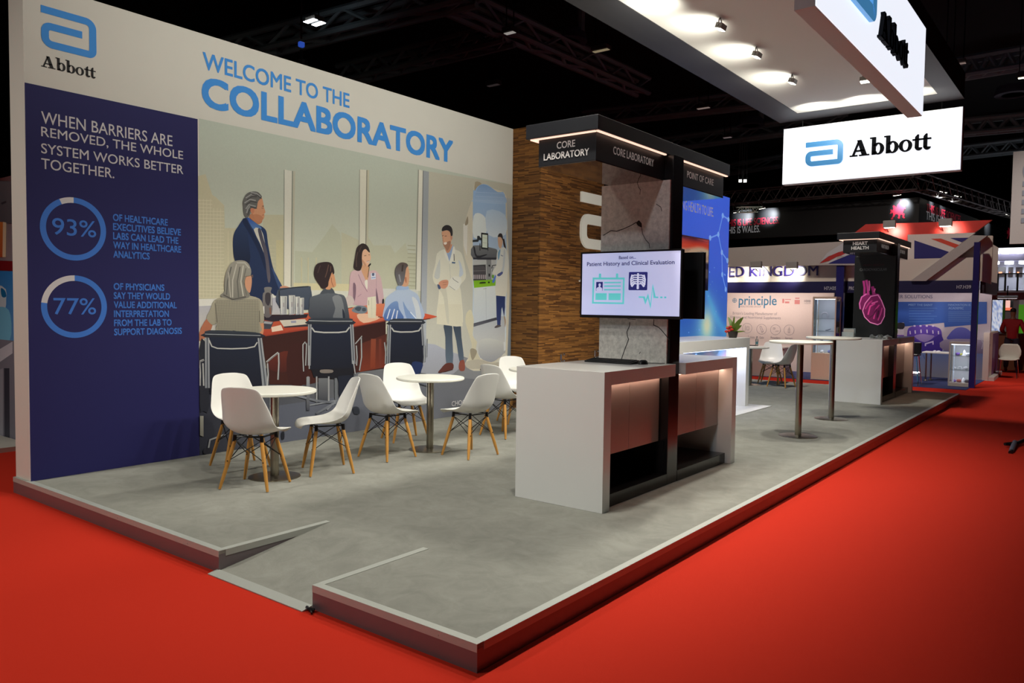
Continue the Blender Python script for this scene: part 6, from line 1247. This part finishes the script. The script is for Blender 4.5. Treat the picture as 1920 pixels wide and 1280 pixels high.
so = sh.build('seat_shell', M('cream_plastic', (226, 222, 204), .4), r, smooth=True); md = so.modifiers.new('thick', 'SOLIDIFY'); md.thickness = .012
for i in (-1, 1):
    for j in (-1, 1): MB().tube([(wcx + .17 * i, wcy + .15 * j, .435), (wcx + .2 * i, wcy + .2 * j, .005)], .010, 8).build('leg', chrome, r, smooth=True)
# person in red, seen from behind
def skin(name, V_s, E_, mat, parent, root=0, lev=2):
    me = bpy.data.meshes.new(name); me.from_pydata([v[:3] for v in V_s], E_, []); ob = bpy.data.objects.new(name, me); COL.objects.link(ob); ob.parent = parent
    ob.modifiers.new('skin', 'SKIN')
    for i, v in enumerate(V_s): d = me.skin_vertices[0].data[i]; d.radius = (v[3], v[4] if len(v) > 4 else v[3]); d.use_root = i == root
    s = ob.modifiers.new('sub', 'SUBSURF'); s.levels = lev; s.render_levels = lev; me.materials.append(mat); ob.modifiers['skin'].use_smooth_shade = True; return ob
pc = PZ(1895, 697, 0)
r = thing('person', 'person in a red shirt and dark trousers seen from behind beside the lit cabinet', 'person', (pc.x, pc.y, 0))
skm = M('skin', (128, 84, 62), .6); rs = M('red_shirt', (150, 16, 26), .8); tr = M('dark_trousers', (40, 44, 62), .8)
body = [(0, 0, .93, .12, .10), (0, 0, 1.12, .125, .09), (0, 0, 1.32, .15, .10), (0, 0, 1.43, .06, .055), (0, .01, 1.50, .052), (0, .02, 1.58, .075, .088), (0, .02, 1.66, .07, .085),
        (-.17, 0, 1.36, .055), (-.25, .03, 1.12, .042), (-.20, .24, 1.04, .034), (-.17, .33, 1.04, .032), (.17, 0, 1.36, .055), (.28, .0, 1.10, .042), (.36, .06, .88, .032), (.38, .08, .80, .03),
        (-.09, 0, .86, .09), (-.11, .0, .48, .058), (-.12, -.02, .09, .04), (-.12, .12, .035, .038), (.09, 0, .86, .09), (.12, .03, .48, .058), (.13, .02, .09, .04), (.14, .16, .035, .038)]
skin('body', body, [(0, 1), (1, 2), (2, 3), (3, 4), (4, 5), (5, 6), (2, 7), (7, 8), (8, 9), (9, 10), (2, 11), (11, 12), (12, 13), (13, 14), (0, 15), (15, 16), (16, 17), (17, 18), (0, 19), (19, 20), (20, 21), (21, 22)], skm, r)
skin('shirt', [(0, 0, .82, .16, .135), (0, 0, 1.12, .15, .115), (0, 0, 1.31, .175, .12), (0, 0, 1.42, .08, .07), (-.18, 0, 1.36, .072), (-.255, .03, 1.12, .058), (-.22, .18, 1.06, .05), (.18, 0, 1.36, .072), (.285, 0, 1.10, .058), (.345, .05, .93, .048)], [(0, 1), (1, 2), (2, 3), (2, 4), (4, 5), (5, 6), (2, 7), (7, 8), (8, 9)], rs, r)
skin('trousers', [(0, 0, 1.0, .135, .11), (-.09, 0, .84, .105), (-.11, 0, .48, .075), (-.12, -.02, .1, .06), (.09, 0, .84, .105), (.12, .03, .48, .075), (.13, .02, .1, .06)], [(0, 1), (1, 2), (2, 3), (0, 4), (4, 5), (5, 6)], tr, r)
skin('hair', [(0, -.01, 1.58, .075, .08), (0, .0, 1.68, .08, .095), (0, .01, 1.71, .05, .06)], [(0, 1), (1, 2)], M('black_hair', (20, 18, 18), .7), r)
for s_, (hx, hy, hz) in ((-1, (-.16, .37, 1.04)), (1, (.385, .085, .765))):
    for k in range(5):
        off = (-.03 + .018 * k); ln = (.05, .075, .08, .075, .06)[k]; dv = V((0, 1, -.15)) if s_ < 0 else V((.15, .1, -1)); sv = V((1, 0, 0)) if s_ < 0 else V((0, 1, 0)); o = V((hx, hy, hz)) + sv * off
        skin('finger', [(*o, .011), (*(o + dv.normalized() * ln * .6), .009), (*(o + dv.normalized() * ln + V((0, 0, -.01))), .007)], [(0, 1), (1, 2)], skm, r, lev=1)

# ------------------------------------------------------------------ the neighbouring stand at the left edge
NY = .9
a = PY(24, 500, NY); r = thing('neighbour_stand', 'white neighbouring stand with blue, red and orange print at the left edge', 'exhibition stand', (a.x - .8, NY, 0))
MB().box(a.x - 2.5, a.x + .4, NY, NY + .1, .0, PY(0, 334, NY).z).build('wall', M('far_white', (190, 190, 200), .6), r)
P = Print(lambda u, v, l: PY(u, v, NY - .003) + V((0, -l, 0))); S = P.S
S(Q, [(-60, 336), (40, 342), (40, 420), (-60, 415)], (120, 116, 118), (96, 92, 96), sm=0); S(Q, [(-60, 415), (8, 416), (6, 482), (-60, 480)], (222, 130, 60), (196, 90, 50), sm=0); S(Q, [(6, 416), (12, 417), (11, 482), (5, 482)], (236, 210, 170), sm=0); S(Q, [(-60, 486), (40, 490), (40, 508), (-60, 505)], (128, 22, 30), sm=0)
S(Q, [(-60, 506), (40, 509), (40, 640), (-60, 640)], (52, 130, 200), (96, 150, 200), sm=0); S(Q, [(-60, 534), (4, 536), (12, 560), (2, 590), (-60, 600)], (200, 214, 220)); S(Q, [(2, 540), (10, 545), (12, 556), (4, 556)], (30, 110, 160)); S(Q, [(-20, 585), (6, 575), (20, 590), (18, 640), (-20, 640)], (120, 190, 220)); L = P.L
S(Q, [(-60, 630), (40, 640), (40, 900), (-60, 900)], (130, 128, 138), (104, 100, 110), sm=0); S(Q, [(-60, 690), (24, 640), (24, 662), (-60, 720)], (200, 198, 204), sm=0); S(Q, [(-60, 720), (6, 690), (6, 870), (-60, 870)], (150, 148, 156), sm=0); S(Q, [(8, 690), (18, 690), (19, 860), (9, 860)], (56, 56, 66), sm=0); L(Q, [(3, 382), (12, 378)], 4, (70, 66, 70))
P.mb.build('stand_print', Mvc('neighbour_ink', .5, emit=.06), r, fixn=False)
MB().box(a.x - 2.6, a.x + .5, NY - .5, NY - .02, 0, .05).build('plinth', M('kerb_white', (206, 200, 190), .5), r)

# ------------------------------------------------------------------ roof of the hall: trusses, rings, lamps
roof_m = M('roof_steel', (120, 136, 140), .6, 0, vary=.2, scale=2)
def roof(label, u0, v0, u1, v1, zz, ext=.0, h=.42, n=11, r=.075):
    a, b = PZ(u0, v0, zz), PZ(u1, v1, zz); d = b - a; truss(label, a - d * ext, b + d * ext, h, .4, n, roof_m, 'roof_truss', 'dark roof trusses of the hall', r)
roof('dark roof truss rising left to right above the mural headline', 400, 105, 805, 2, 7.6, .15)
roof('dark roof truss ending at the round dim lamp', 642, 142, 955, 62, 7.9)
roof('dark roof truss slanting down from the round lamp towards the pylon header', 850, 2, 1206, 163, 8.0)
roof('dark roof truss right behind the near pylon header', 1140, 218, 1385, 190, 8.2, .2)
roof('dark roof truss far behind the POINT OF CARE header', 1270, 268, 1470, 240, 8.2, .5)
roof('dark roof truss at the right above the lit wide sign', 1808, 128, 1925, 108, 8.0, .3)
roof('dark roof truss right of the lit wide sign', 1800, 240, 1925, 228, 7.6, .4)
roof('dark roof truss far behind the wide lit sign', 1290, 330, 1480, 300, 8.4, .8)
roof('dark roof truss behind the lit sign at the far right', 1812, 285, 1925, 272, 8.0, .4)
def vent(u, v, rx, label, zz=8.2):
    c = PZ(u, v, zz); R0 = (PZ(u + rx, v, zz) - c).length; t = thing('ring_vent', label, 'vent', tuple(c), 'round ceiling vents')
    MB().lathe([(R0 * .62, .0), (R0, 0), (R0, .05), (R0 * .9, .25), (R0 * .62, .2), (R0 * .62, .0)], c, 36).build('ring', M('vent_ring', (70, 70, 88), .5, .1), t, smooth=True); MB().lathe([(0, .0), (R0 * .12, 0), (R0 * .12, .2), (0, .2)], c, 12).tube([c + V((-R0 * .7, 0, .15)), c + V((R0 * .7, 0, .15))], .03, 6).build('hub', roof_m, t)
    MB().tube([c + V((R0 * .8, 0, .2)), V((c.x + R0 * .8, c.y, 9.5))], .1, 8).build('duct', roof_m, t)
vent(1063, 79, 38, 'round dark vent ring left of the canopy'); vent(1407, 236, 26, 'round dark vent ring below the canopy corner'); vent(1900, 178, 32, 'round dark vent ring at the right edge')
def hang(u, v, w, h, label, e, col, zz=7.2, two=False):
    c = PZ(u, v, zz); k = (c - CAM).length / FPX; W_, H_ = w * k, h * k; t = thing('hall_lamp', label, 'lamp', tuple(c), 'lamps hanging from the hall roof'); s = RT; m = MB()
    MB().box(c.x - W_ * .52, c.x + W_ * .52, c.y - .12, c.y + .12, c.z + .005, c.z + H_ * .6 + .05).build('housing', M('lamp_housing', (90, 86, 80), .5, .3), t, bevel=.01)
    fm = M('lamp_%d_%d' % (u, v), col, .4, emit=e)
    for yo in ((-.1, .1) if two else (0,)): MB().box(c.x - W_ / 2, c.x + W_ / 2, c.y + yo - .055, c.y + yo + .055, c.z - .006, c.z + .004).build('lit_face', fm, t)
    MB().tube([c + V((-W_ * .4, 0, .05)), V((c.x - W_ * .4, c.y, 9.5))], .012, 6).tube([c + V((W_ * .4, 0, .05)), V((c.x + W_ * .4, c.y, 9.5))], .012, 6).build('hanger', black_metal, t)
hang(590, 42, 26, 7, 'bright double bar lamp hanging above the mural headline', 14, (235, 245, 255), two=True)
hang(956, 62, 20, 8, 'dim round white lamp at the joint of the roof trusses', .35, (220, 214, 206)); hang(1127, 95, 30, 7, 'dim cream bar lamp left of the canopy frame', .3, (206, 190, 150)); hang(925, 160, 24, 7, 'unlit grey bar lamp hanging left of the vent ring', .06, (150, 140, 140))
hang(1319, 203, 22, 3, 'thin dim bar lamp right of the near pylon header', .3, (200, 180, 170)); hang(1364, 258, 14, 3, 'small dim bar lamp under the vent ring', .22, (200, 180, 180)); hang(1790, 121, 30, 4, 'dim pinkish bar lamp right of the canopy', .25, (190, 170, 160)); hang(1918, 146, 12, 9, 'bright lamp cut by the right edge', 3, (255, 246, 210))
for k, (u, v) in enumerate(((1388, 339), (1397, 339))): c = PY(u, v, 26); flood('distant_lamp', c, CAM - c, 'small distant white lamp between header and lit sign, ' + ('left of the pair', 'right of the pair')[k], 'pair of distant lamps', .12, .12, M('distant_face', (255, 252, 240), .4, emit=6), stem=(c.x, c.y, 9.5))
c = PZ(565, 84, 6.6); t = thing('chain_hoist', 'small blue chain hoist hanging just above the top edge of the mural', 'hoist', tuple(c)); MB().box(c.x - .045, c.x + .045, c.y - .06, c.y + .06, c.z - .05, c.z + .06).build('motor', M('hoist_blue', (60, 104, 230), .4, emit=.4), t, bevel=.03); MB().tube([c + V((.0, 0, .12)), V((c.x, c.y, 9.5))], .02, 6).build('chain', chrome, t); MB().lathe([(.03, -.62), (.1, -.6), (.12, -.3), (.04, -.28)], c, 12).tube([c + V((0, 0, -.1)), c + V((0, 0, -.3))], .03, 6).build('chain_bag', black_plastic, t)
